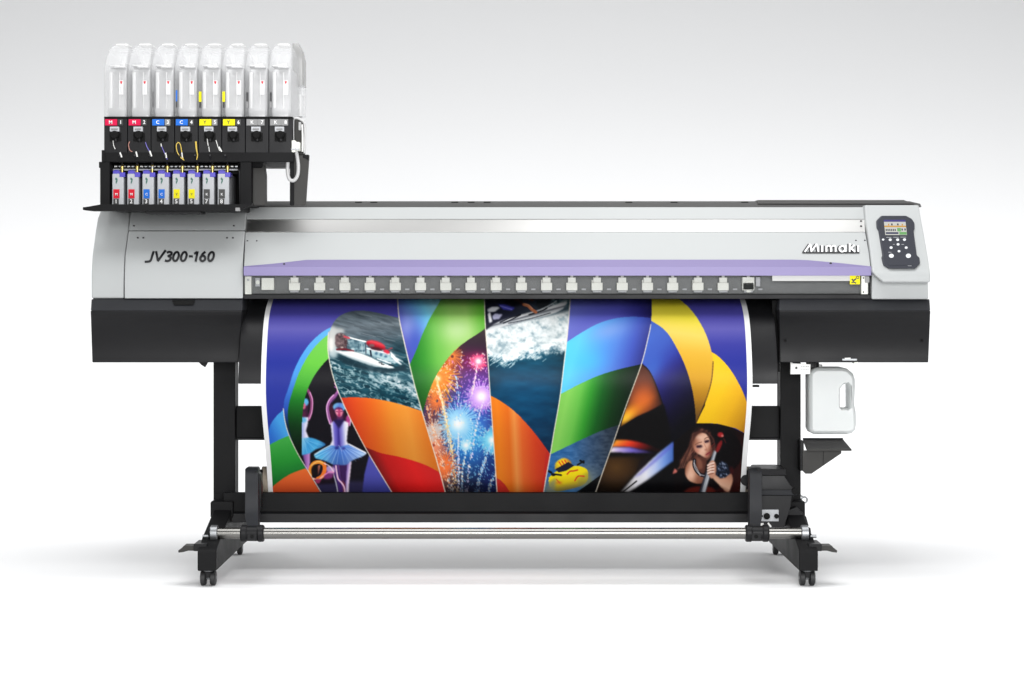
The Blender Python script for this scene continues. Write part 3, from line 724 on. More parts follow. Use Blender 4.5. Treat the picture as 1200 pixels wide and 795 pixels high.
# ---------------------------------------------------------------- eight clear bottle covers
names = ['above the pink M 1 holder', 'above the pink M 2 holder',
         'above the blue C 3 holder', 'with a blue strip, above the blue C 4 holder',
         'with a yellow strip, above the yellow Y 5 holder', 'with a yellow strip, above the yellow Y 6 holder',
         'with a black strip, above the K 7 holder', 'with a black strip, above the K 8 holder']
def bottle():
    k = (D+.03)/F; c = P(122 + 13.5, 137, .03); Zc = lambda py: P(0, py, .03).z
    t = thing('ink_bottle', (c.x, .22, Zc(136.9)), '', 'ink bottle', 'ink bottles standing in clear covers along the rack')
    hw = 13.3*k
    b = MB(); secs = []
    for (py, w, y0, y1) in ((136.8, 1, .02, .40), (134, 1, .02, .40), (100, 1, .02, .40), (80, .995, .02, .40), (74, .96, .03, .39), (66, .92, .045, .36), (58, .86, .07, .32), (52, .76, .10, .28), (48.6, .62, .13, .24)):
        secs.append((c.x, (y0+y1)/2, hw*w, (y1-y0)/2, Zc(py)))
    b.rings(secs, M['shell'], .35); b.build('clear_cover', t, 0, smooth=.9)
    b = MB(); secs = []
    for (py, w, y0, y1) in ((136.6, .80, .05, .37), (128, .86, .05, .37), (124, .84, .06, .36), (100, .84, .06, .36), (82, .82, .065, .355), (78, .74, .08, .33)):
        secs.append((c.x + .05*hw, (y0+y1)/2, hw*w, (y1-y0)/2, Zc(py)))
    b.rings(secs, M['pouchgrey'], .3)
    for (x, w) in ((-.55, .17), (.25, .05)): b.rings([(c.x+hw*x, .062, hw*w, .008, Zc(130)), (c.x+hw*x, .062, hw*w, .008, Zc(84))], M['pouch'], .6)  # pale upright strips stand in for highlights on the bottle
    b.build('bottle_body', t, 0, smooth=.9)
    b = MB(); b.rings([(c.x-.02*hw, .2, hw*.40, .06, Zc(78.5)), (c.x-.02*hw, .2, hw*.30, .05, Zc(76)), (c.x-.02*hw, .2, hw*.24, .04, Zc(70)), (c.x-.02*hw, .2, hw*.22, .035, Zc(69))], M['pouch'], .6)
    b.rings([(c.x-.35*hw, .1, hw*.5, .03, Zc(76.4)), (c.x-.35*hw, .1, hw*.5, .03, Zc(74.6))], M['pouch'], .4)
    b.rings([(c.x+.25*hw, .06, hw*.48, .02, Zc(78.8)), (c.x+.25*hw, .06, hw*.48, .02, Zc(77.4))], M['pouch'], .4); b.build('bottle_neck', t, 0, smooth=.9)
    b = MB(); b.rings([(c.x, .185, hw*.55, .05, Zc(48.8)), (c.x, .185, hw*.52, .048, Zc(47.2))], M['white'], .4); b.build('cover_top_highlight', t, 0)  # white slab stands in for the highlight on the cover's top
    b = MB(); Yq = .0175; x = 122+20
    b.prism([(x-2.6, 94.6), (x+2.6, 94.6), (x+2.6, 111), (x-2.6, 111)], Yq, M['pouch'], .0012)
    b.prism([(x-1.5, 95.4), (x+1.5, 95.4), (x+.4, 98.6), (x-.4, 98.6)], Yq-.0006, M['red'], .0006)
    for q in range(3): b.stroke([(x-1.2, 102+q*2.6), (x+.2+q*.5, 104+q*2.6)], .5, Yq-.0006, M['grey'], .0006)
    b.build('warning_label', t, 0, smooth=0)
    return t
b0 = bottle(); bots = [b0]
for i in range(1, 8): bots.append(copy_tree(b0, None, b0.location + Vector((PITCH*i*D/F, 0, 0))))
marks = {2: [('ink_black', 108, 126, .6)], 3: [('blue', 106, 119, 1.6), ('ink_black', 119, 126, 1.2)], 4: [('yellow', 107.5, 119.5, 3.0), ('ink_black', 119.8, 126.5, 1.8)],
         5: [('yellow', 107.5, 119.5, 3.0), ('ink_black', 119.8, 126.5, 1.8)], 6: [('ink_black', 108.4, 119, 2.2), ('greylabel', 119.4, 126.5, 1.9)], 7: [('ink_black', 108.4, 119, 2.2), ('greylabel', 119.4, 126.5, 1.9)]}
for i, t in enumerate(bots):
    t['label'] = 'white ink bottle in clear cover ' + names[i]
    if i in marks:
        b = MB()
        for (m, y0, y1, w) in marks[i]:
            x = 122 + PITCH*i + 1.6; b.box(x-w/2+.4, x+w/2+.4, y0, y1, .0172, .019, M[m])
        b.build('level_strip', t, 0)

# ---------------------------------------------------------------- eight cartridges
cn = ['with a red label, numbered 1 at the left end', 'with a red label, numbered 2', 'with a blue label, numbered 3', 'with a blue label, numbered 4',
      'with a yellow label, left of the two yellow ones', 'with a yellow label, right of the two yellow ones', 'with a black label, numbered 7', 'with a black label, numbered 8 at the right end']
def cartridge():
    p = P(131, 241, .01)
    t = thing('ink_cartridge', (P(138, 0, .06).x, .06, p.z), '', 'ink cartridge', 'ink cartridges in the tray')
    b = MB(); b.box(131.2, 145, 203.6, 241, .01, .18, M['cart']); b.build('cartridge_body', t, .004, seg=3)
    b = MB(); b.box(132.2, 140.4, 200.3, 204.6, .014, .05, M['violetcap']); b.box(140, 146.4, 202.2, 207.6, .0085, .06, M['violetcap'])
    b.box(133.2, 139, 199.2, 200.6, .02, .045, M['violetcap']); b.build('cap', t, .0012)
    b = MB(); b.prism([(135.8, 208), (137.8, 210), (137.4, 213), (136, 216), (135.4, 213.4), (136.4, 212), (134.8, 210)], .0086, M['ink_green'], .0012); b.build('emblem', t, 0, smooth=0)
    return t
c0_ = cartridge(); carts = [c0_]
for i in range(1, 8): carts.append(copy_tree(c0_, None, c0_.location + Vector((17.65*i*(D+.01)/F, 0, 0))))
lc_ = ['red', 'red', 'blue', 'blue', 'yellow', 'yellow', 'blacklabel', 'blacklabel']; lt = 'MMCCYYKK'; ln = ['1', '2', '3', '4', '5', '5', '7', '8']
for i, t in enumerate(carts):
    t['label'] = 'grey ink cartridge ' + cn[i]; x = 131.2 + 17.65*i
    b = MB(); b.box(x+1.6, x+8.8, 222, 232.6, .0084, .0098, M[lc_[i]]); b.text(lt[i], x+5.2, 228, 2.8, .0078, M['ink_black' if lc_[i] == 'yellow' else 'ink_white']); b.build('colour_label', t, 0, smooth=0)
    b = MB(); b.box(x+1.6, x+8.0, 233, 239.8, .0084, .0098, M['blacklabel']); b.text(ln[i], x+4.8, 236.4, 4.6, .0078, M['ink_white']); b.build('number_label', t, 0, smooth=0)

# ================================================================= PRINTED SHEET
# the printed picture is worked out as a pattern of ink colours plus a painted gloss band and carried by the sheet's own mesh
S = 2.0; PX0, PX1, PY0, PY1 = 302.0, 886.0, 344.0, 582.0
GX, GY = np.meshgrid(np.arange(PX0, PX1, 1/S), np.arange(PY0, PY1, 1/S)); img = np.zeros(GX.shape + (3,))
rng = np.random.default_rng(3)
def vnoise(x, y, seed):
    xi = np.floor(x).astype(np.int64); yi = np.floor(y).astype(np.int64); fx = x-xi; fy = y-yi
    fx = fx*fx*(3-2*fx); fy = fy*fy*(3-2*fy)
    def hh(a, b_):
        n = (a*374761393 + b_*668265263 + seed*974711) & 0x7fffffff; n = ((n ^ (n >> 13)) * 1274126177) & 0x7fffffff
        return ((n ^ (n >> 16)) & 0xffff) / 65535.0
    return (hh(xi, yi)*(1-fx) + hh(xi+1, yi)*fx)*(1-fy) + (hh(xi, yi+1)*(1-fx) + hh(xi+1, yi+1)*fx)*fy
def fbm(x, y, seed, o=4):
    t = 0; a = .5; n = 0
    for i in range(o): t = t + a*vnoise(x*2**i, y*2**i, seed+i); n += a; a *= .5
    return t/n
def inpoly(pts, x, y):
    r = np.zeros(x.shape, bool); n = len(pts)
    for i in range(n):
        (x0, y0), (x1, y1) = pts[i], pts[(i+1) % n]
        if y0 == y1: continue
        c = ((y0 > y) != (y1 > y)) & (x < (x1-x0)*(y-y0)/(y1-y0) + x0); r ^= c
    return r
def ramp(v, stops):
    v = np.asarray(v, float); xs = [s_[0] for s_ in stops]; cs = np.array([s_[1] for s_ in stops], float)
    return np.stack([np.interp(v, xs, cs[:, k]) for k in range(3)], -1)
clip_mask = [None]
def boxblur(m, r):
    k = 2*r+1
    for ax_ in (0, 1):
        p = [(0, 0), (0, 0)]; p[ax_] = (r+1, r); c = np.cumsum(np.pad(m, p), axis=ax_)
        n = m.shape[ax_]; m = (np.take(c, range(k, k+n), axis=ax_) - np.take(c, range(0, n), axis=ax_)) / k
    return m
def fill(pts, col, alpha=1.0, soft=0.0):
    g = int(soft*S*3)+2; xs = [p[0] for p in pts]; ys = [p[1] for p in pts]
    i0 = max(0, int((min(ys)-PY0)*S)-g); i1 = min(GX.shape[0], int((max(ys)-PY0)*S)+g+1)
    j0 = max(0, int((min(xs)-PX0)*S)-g); j1 = min(GX.shape[1], int((max(xs)-PX0)*S)+g+1)
    if i1 <= i0 or j1 <= j0: return
    x = GX[i0:i1, j0:j1]; y = GY[i0:i1, j0:j1]; m = inpoly(pts, x, y).astype(float)
    if soft:
        r = max(1, int(round(soft*S*.75)))
        m = boxblur(boxblur(m, r), r)
    if clip_mask[0] is not None: m = m*clip_mask[0][i0:i1, j0:j1]
    c = col(x, y) if callable(col) else np.broadcast_to(np.array(col, float), x.shape + (3,))
    a = (m * (alpha(x, y) if callable(alpha) else alpha))[..., None]
    img[i0:i1, j0:j1] = img[i0:i1, j0:j1]*(1-a) + c*a
def glow(cx, cy, rx, ry, col, a=1.0, rot=0.0, p=1.0):
    dx = GX-cx; dy = GY-cy; c_, s_ = math.cos(math.radians(rot)), math.sin(math.radians(rot))
    u = (dx*c_+dy*s_)/rx; v = (-dx*s_+dy*c_)/ry; w = a*np.exp(-(u*u+v*v)**p)
    if clip_mask[0] is not None: w = w*clip_mask[0]
    img[:] = img*(1-w[..., None]) + np.array(col, float)*w[..., None]
def line(pts, w, col, a=1.0):
    for (x0, y0), (x1, y1) in zip(pts[:-1], pts[1:]):
        r = w + 2
        i0 = max(0, int((min(y0, y1)-r-PY0)*S)); i1 = min(GX.shape[0], int((max(y0, y1)+r-PY0)*S)+1)
        j0 = max(0, int((min(x0, x1)-r-PX0)*S)); j1 = min(GX.shape[1], int((max(x0, x1)+r-PX0)*S)+1)
        if i1 <= i0 or j1 <= j0: continue
        x = GX[i0:i1, j0:j1]; y = GY[i0:i1, j0:j1]; L = (x1-x0)**2+(y1-y0)**2 + 1e-9
        t = np.clip(((x-x0)*(x1-x0)+(y-y0)*(y1-y0))/L, 0, 1); d = np.hypot(x-x0-t*(x1-x0), y-y0-t*(y1-y0))
        m = np.clip((w/2 - d)*S + .5, 0, 1)*a
        if clip_mask[0] is not None: m = m*clip_mask[0][i0:i1, j0:j1]
        img[i0:i1, j0:j1] = img[i0:i1, j0:j1]*(1-m[..., None]) + np.array(col, float)*m[..., None]
def within(pts):
    clip_mask[0] = inpoly(pts, GX, GY) if pts is not None else None
E = ell
# ground blue, with the sheet's gloss band painted in lighter
img[:] = ramp(GY, [(345, (62, 58, 150)), (370, (78, 74, 164)), (386, (92, 88, 172)), (404, (60, 62, 156)), (425, (38, 50, 148)), (500, (42, 56, 156))])
# seams
S1 = crv([(332, 479), (334, 494), (339, 511), (349, 532), (361, 552), (378, 580)])
S2 = crv([(385, 388), (384.2, 408), (387, 428), (393, 450), (403, 475), (415, 500), (427, 523), (441, 547), (461, 580)])
S3 = crv([(465.6, 344), (467.6, 372), (473, 398), (478.4, 421), (485.6, 451), (494.4, 482), (503, 511), (512, 541), (522.6, 580)])
S4 = crv([(567.6, 344), (568.6, 380), (571.6, 420), (574.6, 464), (578, 511), (582.6, 580)])
S5 = crv([(668.6, 344), (665.6, 385), (660.6, 430), (655.6, 470), (650, 502), (645, 532), (640.6, 556), (636.6, 580)])
S6 = crv([(763.4, 344), (763.2, 376), (758.4, 401), (752, 426), (743, 451), (734, 475), (725.6, 499), (718, 521), (709, 546), (697, 580)])
# lower left balloon
fill(crv([(313, 512), (317, 498), (324, 488), (332.5, 480)]) + [(339, 511), (326, 516), (313, 523)], lambda x, y: ramp(x-.5*(y-500), [(312, (46, 110, 205)), (330, (70, 160, 228))]))
fill(crv([(313, 523), (326, 516), (338.5, 510.6)]) + crv([(338.5, 511), (349, 532), (358, 549)]) + crv([(358, 549), (338, 557), (318, 572)]) + [(315, 560)],
     lambda x, y: ramp(y+.25*(x-330), [(515, (66, 172, 72)), (540, (40, 150, 52)), (570, (14, 100, 40))]))
fill(crv([(358, 549), (338, 557), (318, 572), (314, 582)]) + [(379, 582), (361, 552)], lambda x, y: ramp(y, [(548, (234, 110, 46)), (582, (206, 76, 40))]))
# crescent balloon
outer = crv([(389, 383), (377, 390), (363, 403), (352, 419), (344, 436), (338, 455), (333.5, 468), (332, 480)])
fill(outer + S1[4:] + [(400, 580), (388, 430)], lambda x, y: ramp(y, [(383, (96, 180, 236)), (440, (70, 150, 226)), (480, (40, 80, 180)), (500, (12, 40, 60))]))
inner = crv([(386, 391), (374, 401), (361, 417), (350, 438), (343, 458), (338.5, 474), (337.4, 490), (342, 515), (349.5, 534)])
fill(inner + [(362, 553), (392, 440)], lambda x, y: ramp(y - .15*(x-360), [(392, (118, 200, 84)), (425, (104, 196, 66)), (452, (66, 168, 48)), (472, (24, 116, 34)), (500, (8, 58, 20)), (530, (4, 20, 12))]))
# dancers
blk = crv([(386, 419), (376, 430), (367, 443), (360, 458), (356, 474), (354, 495), (353.6, 540)]) + [(361, 553), (378, 582), (461, 582)] + S2[::-1][:-10]
fill(blk, lambda x, y: ramp(y, [(420, (14, 12, 20)), (565, (14, 12, 22)), (572, (40, 40, 84)), (582, (26, 26, 60))]))
within(blk)
fill([(350, 564), (470, 564), (470, 584), (350, 584)], (46, 42, 72), .9, soft=3); fill([(433.5, 530), (470, 590), (424, 582), (427, 556)], lambda x, y: ramp(y, [(530, (84, 84, 176)), (556, (74, 76, 168)), (582, (54, 56, 128))]), soft=.8)
# dancer at the panel's edge
fill(crv([(353, 478), (357, 470), (362, 472), (361, 482), (364, 491), (353, 492)]), (58, 24, 52), soft=.9)
line(crv([(361.4, 492), (364.4, 483), (365.2, 470), (362.6, 461), (359.6, 456)]), 3.2, (134, 62, 112)); line(crv([(362.6, 491), (365.6, 482), (366.2, 469), (363.2, 460)]), 1.2, (232, 158, 206), .9)
fill(E(358, 471.4, 3.6, 4.4), (92, 176, 224), soft=.7); fill(E(356, 476, 2.2, 4), (206, 96, 130), soft=.7); fill(E(355.6, 486, 3, 4), (84, 30, 64), soft=1)
fill([(352, 490), (361.6, 489), (360.4, 498), (358.6, 505), (362.6, 515), (352, 517)], lambda x, y: ramp(x, [(353, (150, 170, 232)), (357, (214, 214, 246)), (361, (252, 246, 255))]), soft=.7); fill(E(355, 492.4, 4.4, 3.2), (104, 186, 232), soft=1)
fill([(354, 531), (363.6, 530), (362.6, 553), (359, 550)], lambda x, y: ramp(x, [(354, (88, 52, 124)), (360, (178, 116, 190)), (363, (206, 152, 214))]), soft=.7)
fill(crv([(352, 514), (363, 513), (373, 516), (381.4, 520.6), (378, 524), (370, 527), (363, 531.4), (352, 534)]), lambda x, y: ramp(x+.4*(y-520), [(352, (140, 206, 240)), (362, (66, 164, 226)), (372, (80, 178, 232)), (382, (46, 116, 180))]), soft=.8)
for k in range(5): line([(356+k, 515+k*.4), (360+k*4.4, 531-k*2.3)], .7, (40, 120, 190) if k % 2 else (150, 216, 244), .5)
# dancer in the middle: arm, hand, shaded side
fill(crv([(387, 470), (392, 480), (392, 494), (387, 496), (384.6, 484)]), (62, 22, 44), soft=1)
line(crv([(388.4, 497), (385.4, 488), (384, 477.6), (387, 470), (392, 464.4), (396, 459.4)]), 3.2, (150, 86, 148)); line(crv([(386.6, 497), (383.8, 488), (382.8, 477), (386, 468.6), (391, 463)]), 1.3, (236, 176, 226), .95); line(crv([(388.6, 471.6), (393, 466.6), (396.6, 461)]), 1.0, (96, 48, 112), .8)
line([(395.8, 460), (395.4, 456), (393.6, 451)], 2.0, (184, 96, 176)); line([(395.6, 456), (392, 453.4)], 1.1, (150, 70, 150)); line([(394, 452), (392, 449.6)], 1.2, (206, 110, 190))
fill(crv([(405, 490), (408, 486), (411, 488), (411.6, 494), (408, 500), (404, 497)]), (186, 66, 140), soft=.9); line([(411.2, 489), (410, 499)], 1.1, (240, 206, 240), .9)
fill([(391, 482), (404, 482), (406, 494), (390, 494)], (52, 18, 44), soft=1.2); fill([(395.4, 486), (401, 486), (402.6, 497), (394, 497)], (96, 40, 92), soft=1)
fill(E(397.8, 477.2, 7.6, 5.2), lambda x, y: ramp(x+.4*(y-477), [(390, (120, 190, 228)), (397, (92, 130, 206)), (404, (104, 170, 222))]), soft=.8); fill(E(397, 480.4, 4.8, 3), (86, 34, 96), soft=.9)
fill(crv([(392.6, 481), (396, 479.6), (401, 480.6), (402, 484), (399.6, 488), (396.4, 488.4), (393.6, 485), (392.6, 481)]), lambda x, y: ramp(x, [(392, (236, 156, 176)), (395, (248, 150, 176)), (397.4, (176, 50, 104)), (400, (238, 138, 162)), (402, (206, 110, 150))]), soft=.6)
line([(394, 482.4), (396, 482.8)], .8, (110, 30, 80)); line([(399, 482.6), (401, 482.2)], .8, (110, 30, 80)); line([(396, 486.6), (398.6, 486.6)], .8, (170, 40, 80))
fill([(387.4, 497), (391, 493), (397, 500), (403, 493), (408.6, 496), (407.2, 508), (406.4, 517), (409.6, 524), (386, 524), (389.4, 516), (388.4, 506)], lambda x, y: ramp(x - .06*(y-508), [(387, (255, 250, 255)), (389.6, (226, 222, 250)), (392, (120, 112, 208)), (395.4, (84, 74, 176)), (397, (58, 48, 140)), (398.6, (112, 100, 196)), (401.6, (160, 160, 228)), (404.6, (230, 230, 250)), (408, (255, 252, 255))]), soft=.7)
fill([(391, 492), (404, 492), (401, 497), (397.4, 503), (394, 497)], (34, 24, 78), soft=1); line([(396.4, 503), (396, 521)], 1.2, (64, 52, 150), .8)
# legs, then the skirt
fill([(389.6, 542), (398, 542), (399.6, 560), (404.6, 568), (405, 584), (398, 584), (395.6, 568), (392, 556)], lambda x, y: ramp(x-.22*(y-545), [(388, (200, 196, 220)), (390, (80, 48, 124)), (394, (62, 34, 104)), (397, (120, 70, 140))]), soft=.7)
fill([(397, 542), (406.6, 542), (407.6, 562), (404, 570), (400, 563)], (58, 28, 84), soft=1); fill([(400.6, 562), (405.4, 568), (405.4, 584), (403, 584)], (110, 46, 70), soft=.8)
fill([(406.4, 542), (412, 540), (410.4, 556), (408.6, 570), (408.4, 584), (405, 584), (405.4, 566)], lambda x, y: ramp(x+.12*(y-560), [(405, (120, 84, 164)), (407.6, (206, 180, 228)), (410, (255, 236, 246)), (412, (190, 150, 206))]), soft=.6)
line(crv([(393.6, 546), (395, 556), (396.6, 562), (401, 567), (403.8, 573), (404.4, 584)]), 1.7, (240, 196, 222), .95); line(crv([(389.6, 551), (392, 560), (394.6, 570), (396.6, 584)]), 1.3, (196, 196, 214), .85)
fill(crv([(367.8, 533.4), (374, 529), (381, 525.6), (388.4, 522), (397, 524), (408.4, 521.4), (417, 525), (424, 528), (429.4, 531.4), (424, 535.4), (416, 538.4), (411, 541), (406, 544.8), (398, 545), (390, 544.4), (382, 540.6), (374, 538.4), (369.6, 537), (367.8, 533.4)]),
     lambda x, y: ramp(x, [(368, (120, 214, 248)), (376, (92, 190, 240)), (384, (96, 168, 226)), (390, (82, 134, 208)), (397, (66, 112, 196)), (404, (86, 130, 212)), (412, (118, 156, 224)), (421, (156, 190, 240)), (429, (196, 224, 252))]) * (1.08-.18*np.clip((y-530)/14, 0, 1))[..., None], soft=.8)
for k in range(22):
    a = math.pi*(.05 + .9*k/21) + rng.uniform(-.05, .05); x1 = 398+30*math.cos(a); y1 = 531+13.5*math.sin(a)-abs(math.cos(a))*1.0
    line([(398+9*math.cos(a), 524+3.4*math.sin(a)), (x1, y1)], rng.uniform(.5, 1.1), (204, 230, 250) if k % 2 else (48, 92, 172), rng.uniform(.25, .5))
fill(E(394.6, 525.4, 2.6, 1.6), (44, 50, 140), soft=.9); fill(E(402.6, 525.6, 2.2, 1.6), (60, 70, 160), soft=.9); line(crv([(397, 522), (401, 529)]), .9, (150, 160, 226), .8)
line(crv([(387.6, 522), (379, 526.4), (369, 533)]), 1.2, (216, 236, 250), .75); line(crv([(408.6, 520.6), (418, 525.4), (428.6, 531)]), 1.5, (250, 250, 255), .85)
# crouching figure in orange
fill(E(384, 556, 7, 7), (120, 46, 110), soft=1.2); fill(E(388, 551, 5, 4), (206, 160, 214), soft=1.2); fill(E(385.4, 549, 3, 3), (176, 150, 206), soft=.8)
line(crv([(363.6, 557), (363.8, 549), (368, 543), (375, 541.8), (380, 545)]), 4.0, (250, 150, 46)); line(crv([(380, 544), (380.4, 551), (377.6, 558), (372, 561.6)]), 4.4, (244, 124, 44)); line(crv([(365, 546), (372, 541), (379, 543)]), 1.1, (255, 206, 120), .8)
line(crv([(367, 561), (373, 562.4), (378.6, 558)]), 1.8, (250, 176, 156), .95); fill(E(369, 552, 4.4, 7.2), (18, 9, 13), soft=.8); fill(crv([(373, 546), (375.4, 545), (374, 552), (373, 557)]), (190, 110, 90), soft=.8)
line(crv([(380, 543.4), (386, 546.4), (391, 553)]), 1.1, (246, 220, 230), .9); line(crv([(380, 557), (386, 553.4), (391, 554)]), 1.4, (232, 140, 196), .85); fill([(370, 563), (392, 561), (392, 567), (372, 568)], (20, 10, 20), .8, soft=1.2); fill([(369, 562), (377, 562), (374, 567), (370, 567)], (150, 50, 90), soft=.9)
within(None)
# left-hand edge of the dancers' panel stays green/black
# boat panel
S2r = [p for p in S2 if p[1] <= 467]; S3r = [p for p in S3 if 372 <= p[1] <= 483]
boat = crv([(386, 389), (391, 378), (399, 370), (410, 365.4), (424, 364.2), (442, 366.6), (468, 373)]) + S3r + crv([(494.4, 482), (476, 476), (455, 470.4), (430, 466.4), (404.6, 466)]) + S2r[::-1]
def sea(x, y):
    c = ramp(y + .1*(x-430), [(364, (84, 96, 104)), (385, (96, 108, 116)), (398, (72, 90, 100)), (410, (34, 66, 78)), (430, (8, 62, 76)), (470, (4, 60, 76))])
    n = fbm((x+.5*y)/16, (y-.28*x)/2.6, 11, 4); w = fbm(x/7+3, (y-.35*x)/3.2, 23, 4)
    c = c + (n-.5)[..., None]*np.array([70, 75, 78]); f = np.clip((w-.56)*5, 0, 1)*np.clip((y-412)/14, 0, 1)
    return c*(1-.75*f[..., None]) + np.array([206, 222, 226])*.75*f[..., None]
fill(boat, sea); within(boat)
for k in range(70):
    y = rng.uniform(368, 428); x = rng.uniform(392, 480); L = rng.uniform(5, 16); line([(x, y), (x+L, y+L*.22)], .7, (58, 66, 74) if k % 2 else (136, 146, 152), .6)
def wave(x, y):
    q = np.abs(fbm((x+.3*y)/9, (y-.32*x)/4.2, 31, 5)-.5)*2; z = fbm(x/14, y/9, 37, 3)
    return np.clip((.16-q)*8, 0, 1)*np.clip((y-414)/12, 0, 1)*np.clip(z*1.9-.35, 0, 1)
fill([(384, 405), (500, 405), (500, 490), (384, 490)], (206, 222, 224), lambda x, y: .85*wave(x, y))
def wake(x, y):
    d = (y - (424 + (x-425)*.60))/6; n = fbm(x/4, y/2.6, 43, 4); return np.clip(np.exp(-d*d)*(n*2.6-.8), 0, 1)*np.clip((x-415)/15, 0, 1)
fill([(384, 405), (500, 405), (500, 490), (384, 490)], (228, 236, 238), lambda x, y: .9*wake(x, y))
fill(E(389.6, 399, 6.4, 17), (206, 206, 202), .95, soft=2.4); fill(E(395, 388, 9, 3.4), (196, 198, 196), .9, soft=1.8); fill(E(391, 414, 6, 6), (190, 206, 208), .8, soft=2.2); fill(E(388, 404, 3, 8), (236, 232, 226), .8, soft=1.4)
fill([(394, 415), (410, 419), (440, 430), (462, 431), (474, 427), (476, 434), (452, 438), (424, 434), (402, 425)], (8, 40, 52), .85, soft=1.6)
fill([(470, 424), (484, 428), (484, 436), (464, 434)], (14, 48, 60), .6, soft=2)
# deck and cockpit side
fill([(406, 397), (430, 400), (456, 414), (468, 426), (452, 426), (432, 417), (412, 410.6)], lambda x, y: ramp(fbm(x/3, y/2.2, 15, 3), [(.25, (52, 84, 100)), (.45, (104, 140, 152)), (.6, (150, 178, 186)), (.8, (196, 212, 216))]), soft=.7)
fill([(408, 399), (428, 402), (428, 408), (410, 408)], (84, 116, 128), .55, soft=1); 
fill([(429.6, 409), (434, 410), (444, 413.6), (456, 416), (461, 423), (452, 423), (440, 418.4), (430, 414.6)], (176, 206, 210), .85, soft=.7)
for (x, y, w_, h_) in ((436, 416.4, 0, 0), (441, 414.6, 1.8, 1.4), (446.6, 416, 1.6, 1.4), (452, 418, 1.8, 1.2)): fill(E(x, y, w_+.2, h_+.2), (60, 100, 128), soft=.5) if w_ else None
line([(434, 410.6), (435, 417)], 2.0, (18, 30, 48)); line([(420, 403), (420.4, 411)], .9, (60, 88, 100), .7); line([(424, 404), (424.6, 412)], 1.0, (190, 206, 210), .7); line([(428.4, 402), (428.8, 414)], 1.5, (52, 64, 80), .85)
line(crv([(408.6, 395.4), (416, 397.6), (428.6, 400.6)]), 1.5, (246, 248, 246)); line(crv([(430, 408.4), (442, 411.6), (456, 415)]), 1.4, (250, 250, 250)); line(crv([(442, 420.4), (452, 424), (458, 426)]), 1.1, (240, 244, 244))
# motor, red band, hull
fill(crv([(392.8, 404), (393, 394), (396.6, 390.6), (402, 391), (406.4, 395), (407, 402), (405.4, 407), (400, 409.6), (394.6, 407), (392.8, 404)]), lambda x, y: ramp(fbm(x/2.5, y/2.5, 19, 3), [(.3, (66, 50, 54)), (.5, (98, 78, 80)), (.75, (136, 112, 112))]), soft=.8); line([(403.6, 394.6), (409, 396.4)], 2.2, (196, 70, 84)); fill(E(401, 407.6, 1.6, 1.4), (190, 170, 160), soft=.7); line([(405, 400), (406, 409)], 1.2, (70, 40, 46), .8)
line([(395, 409.8), (404, 409.4), (414, 411.8)], 2.4, (104, 22, 34)); fill(crv([(390.6, 411), (402, 411.6), (415, 412.2), (430, 417), (445, 424), (460.4, 430), (459.6, 431.8), (446, 430.6), (430, 427), (415, 421.8), (402, 416.6), (390.6, 411)]), lambda x, y: ramp(y-.33*(x-425), [(415, (236, 236, 232)), (419, (250, 250, 248)), (422, (226, 230, 230)), (424, (176, 190, 194))]), soft=.5)
line([(444, 425.4), (447.6, 425.6)], 1.1, (40, 44, 50)); line([(447, 427), (450, 427.4)], 1.2, (40, 44, 50)); line([(456, 428), (461, 428.6)], 1.4, (16, 34, 44), .9)
# red canopy
cpy = [(440.4 + 11.8*math.cos(t)*.956 - 5.0*math.sin(t)*.292, 404.8 + 11.8*math.cos(t)*.292 + 5.0*math.sin(t)*.956) for t in np.linspace(0, 6.28, 32)]
fill(cpy, lambda x, y: ramp(y-.30*(x-440), [(399.6, (206, 46, 60)), (402, (222, 62, 72)), (404.4, (190, 24, 42)), (407, (120, 14, 28)), (410, (70, 14, 26))]), soft=.6)
fill(E(435.6, 405, 3.4, 2), (110, 92, 92), .8, soft=.9); fill([(434, 407), (444, 408), (449, 411.4), (442, 411), (435, 409.6)], (60, 16, 28), .85, soft=.7); fill([(449, 409.6), (454, 410), (457.4, 413), (455, 415.2), (450, 413)], (214, 40, 62), soft=.6); line([(455.6, 409.6), (459.4, 408)], 1.2, (190, 50, 60), .8)
fill([(457, 411), (460, 414), (464, 418.6), (472, 423.4), (472.6, 424.6), (466, 422.4), (471, 427.4), (469.6, 428), (462, 422.6), (458, 418)], (244, 246, 246), soft=.5)
within(None)
# orange / red beneath the boat
reg = crv([(404.2, 466), (430, 466.4), (455, 470.4), (476, 476), (494.4, 482)]) + [p for p in S3 if p[1] > 482] + [p for p in S2[::-1] if p[1] > 466]
fill(reg, lambda x, y: ramp(x-.18*(y-500), [(400, (196, 44, 30)), (418, (226, 72, 26)), (440, (238, 106, 28)), (462, (246, 146, 44)), (480, (250, 158, 56)), (500, (240, 128, 38)), (520, (226, 110, 30))])*(1-.12*np.clip((470-y)/-80, 0, 1))[..., None])
within(reg); fill(crv([(428, 524), (446, 531), (470, 536), (496, 544), (514, 553)]) + [(530, 584), (455, 584)], lambda x, y: ramp(x-.5*(y-560), [(430, (60, 16, 14)), (446, (108, 20, 20)), (462, (186, 24, 24)), (490, (218, 30, 30)), (515, (200, 34, 34))])); within(None)
